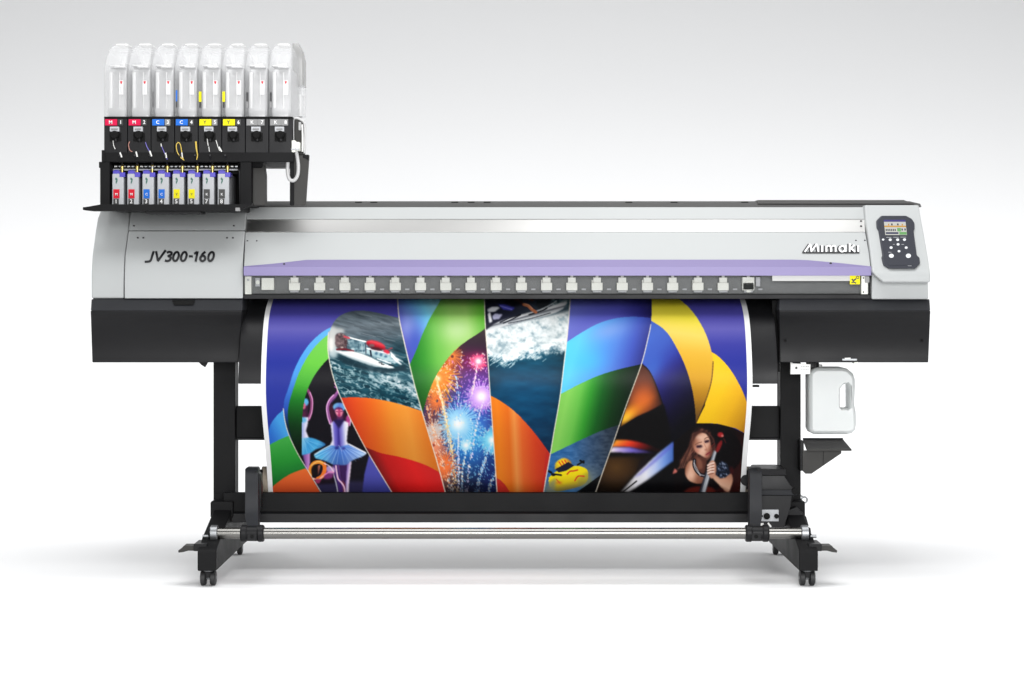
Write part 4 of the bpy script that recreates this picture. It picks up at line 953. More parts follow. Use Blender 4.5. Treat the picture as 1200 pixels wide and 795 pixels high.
# green and sky-blue balloon between third and fourth seam
pan4 = S3 + S4[::-1]
within(pan4)
fill([(460, 340), (575, 340), (575, 500), (480, 500)], lambda x, y: ramp(x - .5*(y-380), [(462, (78, 76, 170)), (476, (86, 96, 186)), (492, (100, 160, 226)), (506, (120, 206, 240)), (520, (150, 220, 235))]))
glow(478, 382, 10, 16, (136, 150, 214), .8); glow(487, 404, 9, 20, (62, 86, 184), .85)
fill(crv([(523, 340), (514, 356), (504, 373), (495, 392), (488, 410), (480, 428)]) + [(486, 452), (494, 482), (500, 520), (590, 520), (590, 340)],
     lambda x, y: ramp(x - .12*(y-400), [(482, (30, 118, 34)), (495, (56, 146, 46)), (510, (104, 182, 72)), (530, (142, 200, 96)), (550, (150, 202, 100)), (568, (98, 178, 56))])*(1-.35*np.clip((y-425)/55, 0, 1))[..., None])
glow(536, 388, 18, 14, (192, 220, 160), .75)
fw = crv([(571, 383), (562, 390), (548, 399), (534, 410), (522, 424), (511, 441), (503, 459), (497, 478), (495.4, 486)]) + [p for p in S3 if p[1] > 486] + [p for p in S4[::-1] if p[1] > 383]
within(None); fill(fw, lambda x, y: ramp(y, [(383, (52, 40, 40)), (410, (46, 28, 44)), (440, (60, 30, 80)), (490, (40, 50, 120)), (540, (24, 60, 120)), (580, (14, 16, 34))]))
within(fw)
glow(517, 440, 18, 24, (206, 88, 20), .95); glow(528, 412, 12, 10, (96, 50, 34), .8); glow(560, 424, 12, 10, (176, 24, 76), .8); glow(560, 462, 20, 30, (120, 50, 184), .9); glow(545, 440, 12, 22, (86, 40, 120), .6)
glow(508, 510, 12, 40, (112, 60, 44), .85); glow(524, 556, 16, 18, (150, 84, 50), .8); glow(540, 505, 22, 38, (40, 140, 236), .95); glow(563, 510, 14, 30, (60, 130, 220), .8); glow(552, 512, 10, 16, (60, 200, 246), .7); glow(506, 520, 10, 30, (206, 64, 34), .6); glow(516, 540, 9, 26, (196, 66, 34), .55); glow(520, 500, 8, 16, (120, 120, 130), .6); glow(520, 430, 18, 14, (214, 92, 26), .6); glow(552, 424, 14, 10, (150, 20, 60), .5); glow(574, 560, 12, 22, (24, 40, 110), .8)
def burst(cx, cy, R, n, col, core=None, w=.7, a=.8):
    n = int(n*2.0); a = .95; w *= 1.15
    for k in range(n):
        t = 2*math.pi*(k+rng.uniform(-.35, .35))/n; r = R*rng.uniform(.5, 1.0)
        line([(cx+.12*R*math.cos(t), cy+.12*R*math.sin(t)), (cx+r*.6*math.cos(t), cy+r*.6*math.sin(t)), (cx+r*math.cos(t), cy+r*math.sin(t)+r*.08)], w, col, a)
        if rng.uniform() < .5: glow(cx+r*math.cos(t), cy+r*math.sin(t), .8, .8, (255, 250, 240), .8)
    if core: glow(cx, cy, R*.28, R*.28, core, .85); glow(cx, cy, R*.16, R*.16, (255, 255, 255), 1)
burst(513, 444, 30, 40, (250, 170, 50), None); burst(513, 444, 18, 30, (255, 120, 40), (255, 180, 70)); burst(512, 470, 18, 24, (240, 120, 60), None); burst(530, 418, 18, 22, (236, 130, 60), None, .5, .6)
burst(560.6, 424, 11, 34, (236, 70, 120), (250, 90, 140)); burst(564, 465, 21, 60, (206, 150, 240), (236, 190, 255)); burst(537, 497, 30, 70, (150, 214, 250), (190, 235, 255))
burst(546, 522, 9, 20, (150, 220, 250), (200, 245, 255)); burst(576, 516, 19, 50, (110, 206, 240), (120, 220, 250)); burst(520, 545, 22, 36, (250, 120, 60), None); burst(508, 522, 18, 30, (246, 150, 110), None); burst(508, 505, 14, 26, (216, 200, 190), None)
def trail(pts, col, n, sp):
    q = np.array(crv(pts, 12)); 
    for k in range(n):
        t = rng.uniform(0, len(q)-1.01); i = int(t); p = q[i]*(1-(t-i)) + q[i+1]*(t-i); f = t/len(q)
        x, y = p[0]+rng.normal(0, sp*(.3+f)), p[1]+rng.normal(0, 1); line([(x, y), (x+.4, y+rng.uniform(.6, 1.8))], rng.uniform(.6, 1.2), col if rng.uniform() < .6 else (255, 246, 226), .9)
trail([(512, 448), (520, 480), (528, 520), (536, 578)], (250, 196, 120), 230, 1.6); trail([(500, 476), (508, 505), (518, 540), (530, 578)], (240, 170, 130), 170, 1.6); trail([(566, 470), (558, 500), (551, 540), (546, 578)], (230, 220, 255), 110, 1.0)
trail([(576, 520), (566, 545), (558, 578)], (150, 206, 250), 150, 1.2); trail([(559, 428), (556, 446), (553, 460)], (236, 180, 220), 60, .7); trail([(537, 505), (537, 540), (538, 578)], (210, 220, 255), 100, .9); trail([(583, 550), (575, 566), (571, 580)], (140, 200, 246), 60, 1)
trail([(546, 528), (542, 550), (541, 578)], (170, 220, 255), 70, .8)
for k in range(900):
    x = rng.uniform(494, 584); y = rng.uniform(420, 578); c = (250, 150, 80) if x < 525 else ((226, 150, 250) if y < 480 else (140, 220, 255)); q = math.atan2(y-490, x-540)+rng.normal(0, .5); r_ = rng.uniform(.3, 2.6); line([(x, y), (x+r_*math.cos(q), y+r_*math.sin(q))], rng.uniform(.4, .8), c, .8)
for (x, y, r, c) in ((537, 497, 11, (196, 240, 255)), (564, 465, 9, (246, 214, 255)), (560.6, 423.6, 6, (255, 150, 180)), (546, 522, 5, (220, 250, 255)), (577, 516, 6, (206, 250, 255))):
    glow(x, y, r, r, c, .75); glow(x, y, r*.5, r*.5, (255, 255, 255), 1)
glow(508, 450, 9, 12, (252, 170, 60), .4); glow(560, 572, 30, 9, (14, 14, 34), .6); glow(530, 578, 24, 6, (26, 18, 20), .6)
trail([(511, 440), (518, 470), (524, 500), (530, 530)], (255, 214, 130), 160, 1.0); trail([(534, 440), (537, 470), (537, 497)], (150, 200, 250), 60, 3.0)
within(None)
# jet-ski panel
pan5 = S4 + S5[::-1]; within(pan5)
def teal(x, y):
    c = ramp(y, [(344, (60, 80, 92)), (400, (60, 100, 120)), (424, (6, 70, 96)), (455, (2, 74, 112)), (480, (2, 66, 104)), (520, (2, 50, 84)), (560, (2, 36, 64))])
    c = c * (.72 + .28*np.clip(1-np.abs((x-615)/44)**2.5, 0, 1))[..., None]
    n = fbm(x/18, y/6, 41, 4); return c + (n-.5)[..., None]*np.array([10, 30, 36])
fill([(560, 340), (680, 340), (680, 584), (560, 584)], teal)
def foam_a(x, y):
    n = .55*fbm(x/8, y/6, 51, 4)+.45*fbm(x/2.6, y/2.6, 57, 3); top = np.interp(x, [565, 600, 640, 670], [386, 380, 372, 364]); bot = np.interp(x, [565, 575, 590, 603, 620, 640, 655, 668], [412, 418, 424, 421, 416, 412, 411, 410])
    e = np.clip((y-top+3)/4, 0, 1)*np.clip((bot+4-y)/9 + (n-.5)*2.6, 0, 1); return np.clip(e*(.62+.75*n), 0, 1)
fill([(560, 350), (680, 350), (680, 440), (560, 440)], lambda x, y: ramp(.6*fbm(x/9, y/7, 61, 4)+.4*fbm(x/3, y/3, 67, 3), [(.28, (150, 172, 180)), (.42, (206, 216, 218)), (.52, (232, 238, 238)), (.7, (250, 252, 252))]), foam_a)
fill([(570, 350), (680, 350), (680, 410), (640, 412)], (150, 160, 160), lambda x, y: .5*np.clip((x-625)/30, 0, 1)*fbm(x/8, y/8, 71, 3))
for k in range(90):
    x = rng.uniform(572, 640); y = 405 + 16*rng.uniform(0, 1)+ (6 if x < 605 else 0); L = rng.uniform(3, 9); line([(x, y), (x-L*.7, y+L*.55)], rng.uniform(.5, 1.1), (226, 238, 240), .7)
fill([(560, 340), (674, 340), (668, 354), (650, 366), (600, 380), (566, 388)], lambda x, y: ramp(x+.6*(y-360), [(565, (20, 22, 36)), (600, (34, 36, 52)), (640, (58, 70, 80)), (668, (96, 124, 130))]), soft=1)
fill([(648, 344), (676, 344), (670, 356), (656, 362), (646, 358)], lambda x, y: ramp(fbm(x/3, y/3, 77, 3), [(.3, (40, 70, 80)), (.6, (120, 150, 156)), (.8, (190, 206, 208))]), .8, soft=1.2)
fill(crv([(570, 387), (580, 379.6), (596, 373), (618, 367), (640, 361), (662, 353.6), (664, 356)]) + crv([(660, 362), (648, 368), (630, 372.6), (606, 378), (586, 384), (570, 389)]), lambda x, y: ramp(y+.27*(x-620), [(363, (246, 246, 246)), (368.6, (226, 228, 230)), (370, (96, 100, 108)), (372, (196, 200, 204)), (375, (240, 242, 242)), (378, (150, 160, 166)), (381, (90, 104, 112))]), soft=.6)
line(crv([(586, 378), (598, 372.6), (610, 369), (600, 374.4), (590, 379)]), 1.4, (30, 32, 42), .9); line(crv([(620, 369), (636, 364), (641, 361)]), 1.6, (34, 38, 44), .85); line(crv([(596, 379), (620, 374), (645, 367)]), 1.1, (40, 46, 54), .75)
fill([(571, 362.6), (576, 360), (583, 359.6), (586, 361), (580, 365.4), (572, 366)], (214, 216, 222), soft=.5); fill([(577, 371), (580, 367.6), (589, 368.6), (585, 374), (578, 375)], (176, 176, 206), soft=.5); fill([(571.6, 368), (574.4, 365.6), (577, 377), (573.4, 379)], (232, 232, 236), soft=.5); fill([(584, 357), (598, 357), (603, 361), (600, 364.4), (590, 363)], (70, 70, 176), soft=.7); line([(586, 358.6), (600, 363)], .9, (150, 150, 220), .8)
fill([(588, 344), (612, 344), (610, 357), (600, 360), (590, 356)], (16, 16, 26), soft=1); line(crv([(603, 351), (609, 353), (613, 357)]), 3.0, (62, 34, 34)); line(crv([(606, 350), (616, 349), (624, 352)]), 3.0, (94, 48, 36), .9)
line(crv([(614, 357), (619, 358.6), (623, 362.6), (628, 366)]), 3.4, (206, 124, 86)); line(crv([(615, 356.4), (620, 358), (624, 362)]), 1.1, (244, 176, 136), .8); fill([(630, 351), (648, 347), (642, 359), (632, 363), (628, 358)], (40, 44, 50), soft=.8); line(crv([(630, 364.6), (642, 359), (652, 353)]), 1.2, (226, 230, 232), .8)
org = crv([(573, 463), (588, 471), (606, 485), (626, 507), (646, 534)]) + [(646, 584), (575, 584)]
fill(org, lambda x, y: ramp(x-.05*(y-500), [(574, (240, 122, 26)), (584, (246, 132, 28)), (596, (238, 112, 28)), (603, (246, 150, 70)), (611, (236, 104, 40)), (626, (222, 68, 30)), (642, (206, 48, 32))])*(1-.14*np.clip((y-480)/100, 0, 1))[..., None])
fill([(640, 530), (648, 534), (646, 584), (634, 584)], (188, 36, 34), .7); fill(crv([(578, 558), (590, 566), (602, 584)]) + [(580, 584)], (176, 30, 34), .85); within(None)
# banded balloon between fifth and sixth seam
pan6 = S5 + S6[::-1]; within(pan6)
fill([(630, 340), (770, 340), (770, 584), (630, 584)], lambda x, y: ramp(x+.2*(y-360), [(664, (104, 112, 196)), (690, (92, 96, 188)), (725, (80, 80, 178)), (750, (50, 48, 130)), (765, (34, 30, 84))]))
fill(crv([(660, 404), (680, 391), (700, 380), (720, 373.6), (742, 371.4), (766, 373)]) + [(766, 440), (640, 480)], lambda x, y: ramp(x+.3*(y-410), [(658, (84, 200, 240)), (676, (92, 200, 242)), (700, (84, 160, 232)), (722, (80, 124, 210)), (740, (64, 84, 180)), (756, (46, 52, 130)), (766, (30, 34, 96))]))
glow(712, 388, 22, 10, (140, 160, 220), .55, -15); glow(688, 424, 20, 14, (70, 190, 242), .5)
fill(crv([(650, 466), (672, 454), (695, 443), (716, 435.6), (736, 430.4), (756, 426)]) + [(740, 520), (630, 545)], lambda x, y: ramp(x+.22*(y-470), [(650, (120, 196, 80)), (664, (134, 206, 90)), (678, (104, 190, 74)), (690, (50, 150, 44)), (704, (18, 90, 28)), (720, (10, 50, 18)), (740, (6, 22, 12))]))
fill(crv([(640, 535), (658, 526.6), (678, 517), (700, 507), (716, 501), (730, 497)]) + [(730, 584), (630, 584)], lambda x, y: ramp(x, [(640, (36, 100, 166)), (670, (54, 104, 158)), (690, (56, 84, 118)), (710, (48, 62, 80)), (728, (40, 48, 58))]) + (fbm(x/5, y/2.4, 81, 4)-.5)[..., None]*44)
glow(686, 560, 14, 12, (126, 136, 130), .75); glow(646, 574, 12, 10, (130, 130, 104), .8)
fill(crv([(643, 560), (650, 554), (660, 548), (674, 546), (684, 548), (689, 553), (688, 564), (680, 570), (666, 574), (652, 576), (644, 570), (643, 560)]), lambda x, y: ramp(y+.2*(x-665), [(546, (246, 224, 26)), (557, (240, 218, 16)), (565, (216, 190, 24)), (571, (150, 132, 50)), (577, (92, 92, 60))]))
fill(crv([(650, 550), (651, 543), (656, 538.6), (662, 537), (668, 540), (670, 545)]) + [(664, 548), (656, 551)], lambda x, y: ramp(x-.5*(y-545), [(650, (206, 170, 40)), (656, (250, 218, 30)), (664, (250, 206, 40)), (670, (196, 130, 40))]), soft=.6)
fill([(643, 566), (652, 560), (650, 578), (640, 578)], (120, 126, 112), .75, soft=2); fill(E(655, 566, 4, 2), (196, 70, 40), .5, soft=1); fill([(676, 562), (690, 552), (694, 566), (680, 572)], (130, 128, 70), .5, soft=2)
for k in range(3): line([(655+k*3.4, 541.4-k*.9), (658.4+k*3.2, 546.4-k*.9)], 1.3, (226, 60, 34))
fill([(650.6, 550), (666, 541.6), (673, 546), (664, 551.6), (655, 554)], (24, 26, 44)); line([(677, 545), (684, 540.6)], 2.0, (10, 12, 16)); line([(680, 540), (684, 542.4)], 2.4, (10, 12, 16)); fill(E(648.6, 556.4, 3.0, 1.8), (12, 14, 20)); line([(650, 556), (657.6, 557)], 2.0, (14, 14, 18)); line([(643, 552.4), (646, 554)], 2.6, (12, 14, 18))
line(crv([(664.6, 556), (668, 552.6), (672, 552.2), (677, 551)]), 1.4, (206, 50, 30)); line(crv([(673.6, 563.6), (677, 558.6), (681, 558), (684.6, 558.4)]), 1.4, (206, 50, 30)); line([(652, 562), (656, 566)], 1.2, (206, 80, 40), .8)
fill(crv([(664, 584), (680, 574), (694, 564), (705, 556)]) + [(700, 584)], (10, 11, 13)); within(None)
# right of the sixth seam
within(S6 + [(890, 584), (890, 340)])
fill([(690, 340), (890, 340), (890, 584), (690, 584)], lambda x, y: ramp(y, [(345, (64, 60, 152)), (370, (80, 76, 166)), (386, (92, 88, 172)), (404, (58, 60, 154)), (425, (42, 50, 148)), (480, (42, 48, 146))]))  # blue ground again, lighter gloss band painted in
fill([(690, 430), (830, 430), (830, 584), (690, 584)], (10, 9, 12))
# yellow crescents
fill(crv([(832.4, 412), (842, 418), (855, 432), (866, 450), (873.6, 467), (879, 486), (880, 512)]) + [(862, 502), (840, 496.6), (816, 496), (826, 476)], lambda x, y: ramp(x+.5*(y-450), [(830, (246, 196, 34)), (850, (244, 194, 30)), (872, (234, 176, 30)), (892, (200, 142, 30)), (905, (150, 100, 24))]))
fill(crv([(782, 340), (799, 353), (812, 366), (823, 383), (831, 402), (835.6, 424), (834, 444), (828.6, 464), (821, 483), (815.6, 497)]) + crv([(814.6, 497), (814.6, 480), (811, 456), (804, 432), (793, 408), (780, 390), (763, 376)]) + [(763, 340)],
     lambda x, y: ramp(y - .12*(x-790), [(348, (240, 226, 50)), (372, (240, 222, 70)), (390, (236, 206, 96)), (410, (226, 178, 60)), (440, (212, 156, 30)), (465, (170, 118, 28)), (490, (96, 66, 30)), (500, (60, 40, 24))]))
line(crv([(815.6, 496), (821, 484), (828.6, 465), (834, 445), (835.8, 424)]), 1.4, (74, 50, 30), .65)
# inner blue
fill(crv([(763, 376), (780, 388), (793, 408), (804, 432), (811, 456), (814.6, 480), (815, 500), (812, 512)]) + [(792, 540), (786, 520)] + crv([(785, 512), (780, 484), (771, 456), (762, 436), (752, 424)]), lambda x, y: ramp(x*.75+.75*(y-430), [(548, (64, 98, 190)), (564, (60, 88, 180)), (580, (50, 64, 158)), (594, (38, 38, 118)), (610, (24, 21, 74)), (630, (13, 10, 40)), (650, (7, 7, 16))]))
glow(764, 434, 9, 18, (60, 116, 206), .45, 30)
# orange glow
tri = crv([(751, 427), (761, 436), (769, 453), (776, 474)]) + crv([(776, 474), (762, 482), (746, 489), (727, 501)]) + [(735, 475)]
fill([(690, 425), (790, 425), (790, 584), (690, 584)], (9, 8, 10), lambda x, y: inpoly(S6 + [(697, 584), (787, 584), (787, 520)] + crv([(785, 512), (780, 484), (771, 456), (762, 436), (752, 426)]), x, y)*1.0)
fill(tri, (60, 32, 26), soft=1.2)
fill(tri, lambda x, y: ramp(y+.55*(x-750), [(430, (70, 36, 26)), (448, (120, 58, 34)), (462, (176, 84, 44)), (474, (214, 100, 40)), (484, (150, 70, 34)), (494, (80, 40, 28))]), lambda x, y: np.clip(1-((x-752-.2*(y-460))/20)**2, 0, 1)*.9, soft=.8)
within(tri); glow(738, 484, 17, 8, (250, 150, 36), .95, -33); glow(733, 490, 10, 5, (255, 196, 50), .95, -36); glow(752, 468, 12, 10, (222, 106, 44), .6, -40)
within(S6 + [(890, 584), (890, 340)])
fill([(727, 501), (746, 489), (762, 482), (778, 474), (785, 500), (786, 520), (740, 514)], (8, 7, 9), soft=1.4)
fill(crv([(722, 515.6), (736, 516), (754, 519.6), (776, 528)]) + crv([(776, 530), (750, 526.6), (734, 524), (716, 524)]), lambda x, y: ramp(x+1.2*(y-520), [(716, (255, 170, 50)), (726, (248, 120, 44)), (738, (232, 60, 34)), (752, (140, 28, 26)), (772, (30, 10, 12))]), soft=1.2)
fill([(718, 524), (738, 524.4), (756, 528), (768, 531.6), (744, 531), (714, 530)], lambda x, y: ramp(x, [(716, (250, 236, 240)), (724, (206, 184, 236)), (740, (120, 104, 200)), (764, (34, 22, 60))]), soft=1.1)
fill([(708, 536), (735, 535), (768, 534), (738, 562), (720, 584), (690, 584)], lambda x, y: ramp(np.hypot((x-722)*.8, y-548), [(0, (84, 56, 24)), (12, (62, 40, 18)), (26, (26, 17, 10)), (40, (10, 8, 8))]), soft=2.4)
bm_ = [(727, 577), (736, 577), (760, 563), (789.4, 541), (789.4, 517), (772, 531), (750, 551)]
fill(bm_, lambda x, y: ramp(x, [(724, (90, 88, 88)), (734, (170, 168, 170)), (744, (226, 224, 228)), (757, (236, 236, 246)), (768, (190, 206, 246)), (778, (124, 160, 230)), (790, (64, 104, 190))]), soft=1.3)
line(crv([(728, 578), (736, 572), (746, 564)]), 1.6, (20, 18, 20), .8); fill([(742, 561), (756, 548), (774, 531.6), (789, 519), (789, 523), (768, 542), (750, 557)], (96, 92, 206), .55, soft=1.4); fill([(748, 571), (790, 540), (790, 556), (750, 584)], (8, 8, 11), .9, soft=2.0)
fill([(750, 540), (766, 531), (756, 546), (744, 556)], (20, 14, 24), .6, soft=1.6)
# musician
fill(crv([(815.4, 496.6), (840, 497), (862, 503), (882, 514)]) + [(884, 584), (790, 584), (790, 518)], lambda x, y: ramp(x+.3*(y-540), [(790, (12, 8, 10)), (850, (16, 10, 12)), (868, (44, 16, 16)), (884, (66, 22, 20))]))
fill(E(848, 530, 22, 24), (10, 8, 11), .8)
fill(crv([(818, 501.6), (826, 503), (833, 508), (837, 516), (839.6, 526), (836, 532), (828, 540), (815, 540), (806, 541), (798, 548), (793, 552), (797, 541), (803, 530), (808, 520), (811, 509), (818, 501.6)]), lambda x, y: ramp(fbm(x/3+.2*y, y/7, 95, 4), [(.25, (16, 9, 11)), (.45, (48, 27, 25)), (.62, (92, 54, 45)), (.8, (130, 84, 70))]), soft=1.1)
for k in range(34):
    t = k/34; line(crv([(812+9*t, 508-3*t), (808+4*t+rng.uniform(-1, 1), 522), (803+4*t+rng.uniform(-1.5, 1.5), 534), (795+8*t+rng.uniform(-2, 2), 549)]), rng.uniform(.4, .8), ((138, 88, 68), (30, 16, 18), (92, 52, 44))[k % 3], .5)
    if k < 14: line(crv([(825+.6*k, 504+.4*k), (835+.2*k, 514+k*.3), (839-.3*k, 530)]), .6, ((120, 70, 58), (36, 20, 22))[k % 2], .5)
skin = lambda x, y: ramp(x + .35*(y-545), [(800, (80, 44, 34)), (805, (164, 104, 80)), (811, (230, 178, 150)), (817, (206, 150, 122)), (824, (150, 96, 74)), (832, (120, 74, 58)), (850, (120, 76, 62))])
fill(crv([(813, 533), (827, 538), (827, 548), (824, 556), (815, 552)]), (92, 52, 42), soft=1.1); fill(crv([(816, 536), (822, 540), (823, 549), (818, 550)]), (150, 96, 76), .7, soft=1.2)
fill(crv([(807, 541), (812, 540), (814.6, 550), (820, 557), (826, 559), (823.6, 566.6), (816, 567), (807.6, 563.4), (803, 556), (803.6, 547), (807, 541)]), skin, soft=.7)
glow(810.6, 557, 3.4, 5.4, (250, 206, 182), .6); fill(E(820, 562, 4, 3), (150, 92, 74), .5, soft=1.5)
face = crv([(811, 517), (814, 510), (820, 507), (827, 508.6), (831, 514), (833, 521), (835, 528.6), (832.6, 534.6), (828, 537), (821, 533.6), (815.6, 530), (812, 523.6), (811, 517)])
fill(face, lambda x, y: ramp((x-823)*.85+(y-522)*.30, [(-11, (112, 66, 52)), (-7, (184, 124, 98)), (-3, (226, 172, 146)), (1, (236, 188, 162)), (5, (230, 178, 152)), (8, (176, 116, 94)), (11, (104, 60, 50))]), soft=.7)
glow(820, 512.6, 5, 3, (250, 214, 192), .6); glow(816.6, 528.6, 3.0, 3, (196, 116, 96), .6); glow(829, 534.4, 3, 2, (190, 124, 104), .6); glow(824, 528, 2.6, 2.6, (244, 200, 176), .5)
fill(E(819.4, 523.4, 3.8, 1.9), (70, 42, 56), .9, soft=.8); fill(E(828.2, 517.6, 3.2, 1.7), (72, 42, 52), .9, soft=.8); line([(817.2, 524.2), (821.6, 522.4)], .9, (26, 14, 26)); line([(826.4, 518.6), (830.4, 516.4)], .9, (26, 14, 24))
line(crv([(814.6, 521.6), (818, 519.4), (822.4, 518.2)]), .8, (120, 76, 60), .8); line(crv([(825.4, 515), (828, 513), (830.6, 512.8)]), .8, (120, 76, 60), .8)
line(crv([(824.8, 519.6), (826.8, 523.4), (828.4, 526.6)]), 1.0, (208, 146, 120), .8); fill(E(827.4, 527.4, 1.9, 1.1), (170, 104, 86), .8, soft=.6); fill([(826.6, 533.2), (829.4, 530.6), (833, 528.8), (833.4, 530.4), (830, 533), (828, 534.2)], (168, 70, 74), soft=.6); line([(827.2, 533), (832.8, 529.8)], .6, (90, 30, 38))
fill(crv([(812, 511), (816, 506), (823, 504.4), (829, 507), (822, 507.6), (815.6, 511.4), (812.4, 518)]), (66, 36, 32), .8, soft=.9)
for (c_, w_) in (((16, 12, 18), 4.0), ((150, 146, 152), 1.3)): line(crv([(813.8, 539.6), (813.6, 546), (816.4, 552), (821, 556.4), (825.6, 557.6)]), w_, c_)
for k in range(9):
    t = k/8; line([(813.2+.3*k+1.1*t*4, 543+14*t), (814+.3*k+1.1*t*4, 543.4+14*t)], 1.1, (232, 228, 226), .8)
fill([(801, 558), (806, 565), (816, 568.6), (826, 567), (824, 580), (798, 580)], (9, 7, 10), soft=1)
fill(crv([(800, 584), (803, 575), (814, 570.6), (832, 571), (840, 577), (842, 584)]), (92, 28, 22), soft=1.3); fill(E(846, 577, 8, 5), (48, 14, 16), .8, soft=2)
fill([(836.6, 528), (840, 529.4), (826, 581), (817, 581)], lambda x, y: ramp(x+.29*(y-550), [(826.6, (26, 26, 34)), (829, (62, 64, 74)), (831.2, (150, 154, 164)), (833, (206, 210, 216)), (835, (90, 92, 100))]), soft=.5)
line([(833, 541), (823.6, 575)], .6, (216, 220, 226), .8)
fill(crv([(838.6, 529), (841, 521), (845.4, 516), (846.4, 519.6), (843.4, 527), (840.6, 531)]), (134, 30, 32), soft=.7); fill(E(844.4, 509.6, 3.6, 3.0), (164, 34, 38), soft=.7); fill(E(846.6, 511, 1.5, 1.2), (226, 130, 120), soft=.5); line([(848, 514), (850.4, 519)], 1.2, (90, 24, 26), .8); line([(833.4, 524), (837, 520)], 1.2, (110, 34, 32), .8); fill(E(857, 552, 3, 5), (70, 16, 20), .7, soft=1.5)
fill(crv([(840, 546), (845, 541), (851, 543), (854.4, 550), (855.4, 557), (849, 560.4), (841, 561), (838.6, 553), (840, 546)]), lambda x, y: ramp(fbm(x/3+y/5, (y-x)/2.4, 91, 3), [(.3, (14, 18, 30)), (.52, (36, 46, 66)), (.7, (104, 116, 142)), (.85, (150, 160, 180))]), soft=.8)
fill(crv([(850, 560), (856.6, 555.4), (858.8, 562), (857, 570), (853, 577.6), (846, 572), (838, 563.6), (833.4, 558), (836, 555), (844, 561)]), lambda x, y: ramp(y-.5*(x-845), [(552, (170, 118, 94)), (560, (206, 152, 124)), (568, (226, 178, 150)), (576, (130, 84, 66))]), soft=.8)
fill(crv([(829, 549), (830.6, 543), (835, 539.6), (838.4, 542.6), (839.4, 550), (837.6, 558), (833.6, 561), (830, 556), (829, 549)]), (206, 148, 122), soft=.7)
for k in range(4): line([(829.4, 545.6+k*3.1), (832.6, 543.6+k*3.2), (836.4, 542.6+k*3.5)], 1.9, (246, 214, 198)); line([(829.6, 547.3+k*3.1), (836, 544.6+k*3.4)], .7, (104, 58, 48), .9)
fill([(788, 556), (790.6, 549), (794, 552), (793, 554)], (206, 110, 100), soft=.7); line([(793, 550), (802, 546)], .7, (90, 60, 60), .7)
within(None)
# white seams
for (s_, w_) in ((S1, 1.0), ([p for p in S2 if p[1] > 388], 1.1), (S3, 1.25), (S4, 1.1), (S5, 1.2), ([p for p in S6 if p[1] > 376], 1.0)):
    line(s_, w_, (236, 226, 208), .9)
# slight softening of the ink and grain of the print
pad = np.pad(img, ((1, 1), (1, 1), (0, 0)), mode='edge')
img = (pad[1:-1, 1:-1]*4 + pad[:-2, 1:-1] + pad[2:, 1:-1] + pad[1:-1, :-2] + pad[1:-1, 2:]) / 8
img = np.clip(img, 0, 255)

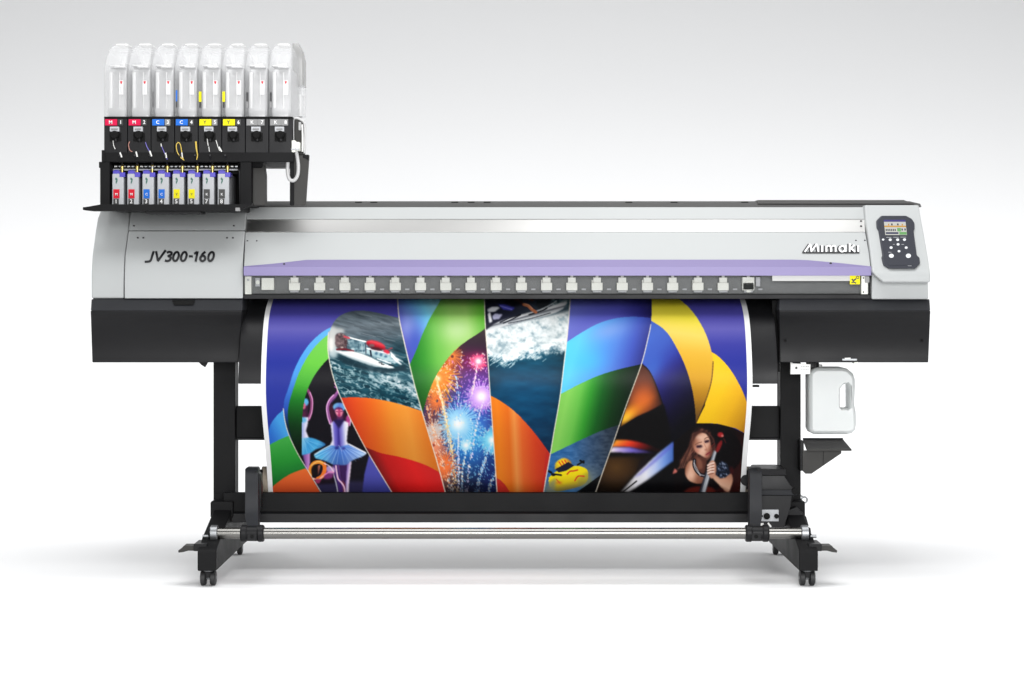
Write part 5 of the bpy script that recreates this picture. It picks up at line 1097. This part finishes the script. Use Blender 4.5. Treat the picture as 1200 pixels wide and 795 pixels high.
def sheet():
    W_, H_ = 1170, 480
    pys = np.linspace(346.0, 590.0, H_); Ys = Yb(pys); k = (D + Ys)/F
    XL = -289.2*(D + float(Yb(450)))/F; XR = 286.8*(D + float(Yb(450)))/F
    u = np.linspace(0, 1, W_); xs = XL + (XR-XL)*u
    vx = np.broadcast_to(xs, (H_, W_)); vy = np.broadcast_to(Ys[:, None], (H_, W_)); vz = np.broadcast_to((CAMZ - (pys-HY)*k)[:, None], (H_, W_))
    co = np.stack([vx, vy, vz], -1).reshape(-1, 3).astype(np.float32)
    px = CX + vx/k[:, None]; py = np.broadcast_to(pys[:, None], (H_, W_))
    fx = np.clip((px-PX0)*S, 0, GX.shape[1]-1.01); fy = np.clip((py-PY0)*S, 0, GX.shape[0]-1.01); ix = fx.astype(int); iy = fy.astype(int); ax = (fx-ix)[..., None]; ay = (fy-iy)[..., None]
    c = (img[iy, ix]*(1-ax)+img[iy, ix+1]*ax)*(1-ay) + (img[iy+1, ix]*(1-ax)+img[iy+1, ix+1]*ax)*ay
    l = lin(c); l = np.clip(l*PRINT_GAIN, 0, .88)
    mL = (u < 5.6/576)[None, :, None]; mR = (u > 1-6.0/576)[None, :, None]; l = np.where(mL | mR, .70, l)
    col = np.concatenate([l, np.ones((H_, W_, 1))], -1).astype(np.float32).reshape(-1)
    i = np.arange(H_-1)[:, None]*W_ + np.arange(W_-1)[None]; q = np.stack([i, i+W_, i+W_+1, i+1], -1).reshape(-1).astype(np.int32); nf = (H_-1)*(W_-1)
    me = bpy.data.meshes.new('printed_sheet'); me.vertices.add(W_*H_); me.vertices.foreach_set('co', co.reshape(-1))
    me.loops.add(nf*4); me.loops.foreach_set('vertex_index', q); me.polygons.add(nf); me.polygons.foreach_set('loop_start', np.arange(0, nf*4, 4, dtype=np.int32)); me.polygons.foreach_set('loop_total', np.full(nf, 4, np.int32))
    at = me.color_attributes.new('ink', 'FLOAT_COLOR', 'POINT'); at.data.foreach_set('color', col)
    me.update(); me.validate(); me.polygons.foreach_set('use_smooth', np.ones(nf, bool))
    m = bpy.data.materials.new('glossy_printed_vinyl'); m.use_nodes = True; nt = m.node_tree; bs = nt.nodes['Principled BSDF']
    va = nt.nodes.new('ShaderNodeVertexColor'); va.layer_name = 'ink'; nt.links.new(va.outputs['Color'], bs.inputs['Base Color'])
    bs.inputs['Roughness'].default_value = .42; bs.inputs['Specular IOR Level'].default_value = .10
    me.materials.append(m); o = bpy.data.objects.new('printed_sheet', me); C.objects.link(o)
    tag(o, 'colourful glossy print with balloons, boat, fireworks and dancers hanging from the printer', 'print')
PRINT_GAIN = 0.74
sheet()

# ================================================================= LIGHT AND CAMERA
sc = bpy.context.scene
w = bpy.data.worlds.new('World'); sc.world = w; w.use_nodes = True
bg = w.node_tree.nodes['Background']; bg.inputs[0].default_value = (0.98, 0.99, 1.0, 1); bg.inputs[1].default_value = 0.32
def area(name, loc, target, sx, sy, e, col=(1, 1, 1)):
    d = bpy.data.lights.new(name, 'AREA'); d.shape = 'RECTANGLE'; d.size = sx; d.size_y = sy; d.energy = e; d.color = col
    o = bpy.data.objects.new(name, d); C.objects.link(o); o.location = loc
    o.rotation_euler = (Vector(target) - Vector(loc)).to_track_quat('-Z', 'Y').to_euler(); return o
area('overhead_softbox', (0, -1.2, 4.5), (0, -.7, 0), 3.4, 3.2, 165)
area('backdrop_fill', (0, 3.0, 3.7), (0, 4.9, .5), 14.0, 1.5, 212)  # added lamp, whitens the lower backdrop
area('rear_floor_fill', (0, 3.3, 4.2), (0, 1.2, 0), 9.0, 1.2, 18)  # added fill lamp for the floor under and behind the machine
area('front_softbox', (.5, -6.5, 1.8), (0, 0, .7), 4.0, 2.4, 330)
area('strip_softbox', (.85, 1.9, 4.6), (.5, .1, 1.2), 1.5, .7, 14)
for s_ in (-1, 1): area('side_floor_fill', (s_*4.6, .6, 3.6), (s_*2.3, .7, 0), 1.6, 2.0, 54)  # added fill lamps, brighten the floor beside the machine
cam = bpy.data.cameras.new('camera'); co_ = bpy.data.objects.new('camera', cam); C.objects.link(co_)
co_.location = (0, -D, CAMZ); co_.rotation_euler = (math.pi/2, 0, 0)
cam.sensor_width = 36; cam.lens = F/1200*36; cam.shift_x = 5/1200; cam.shift_y = -57.5/1200; cam.clip_end = 200
sc.camera = co_
sc.view_settings.view_transform = 'Standard'; sc.view_settings.look = 'None'; sc.view_settings.exposure = 0; sc.view_settings.gamma = 1
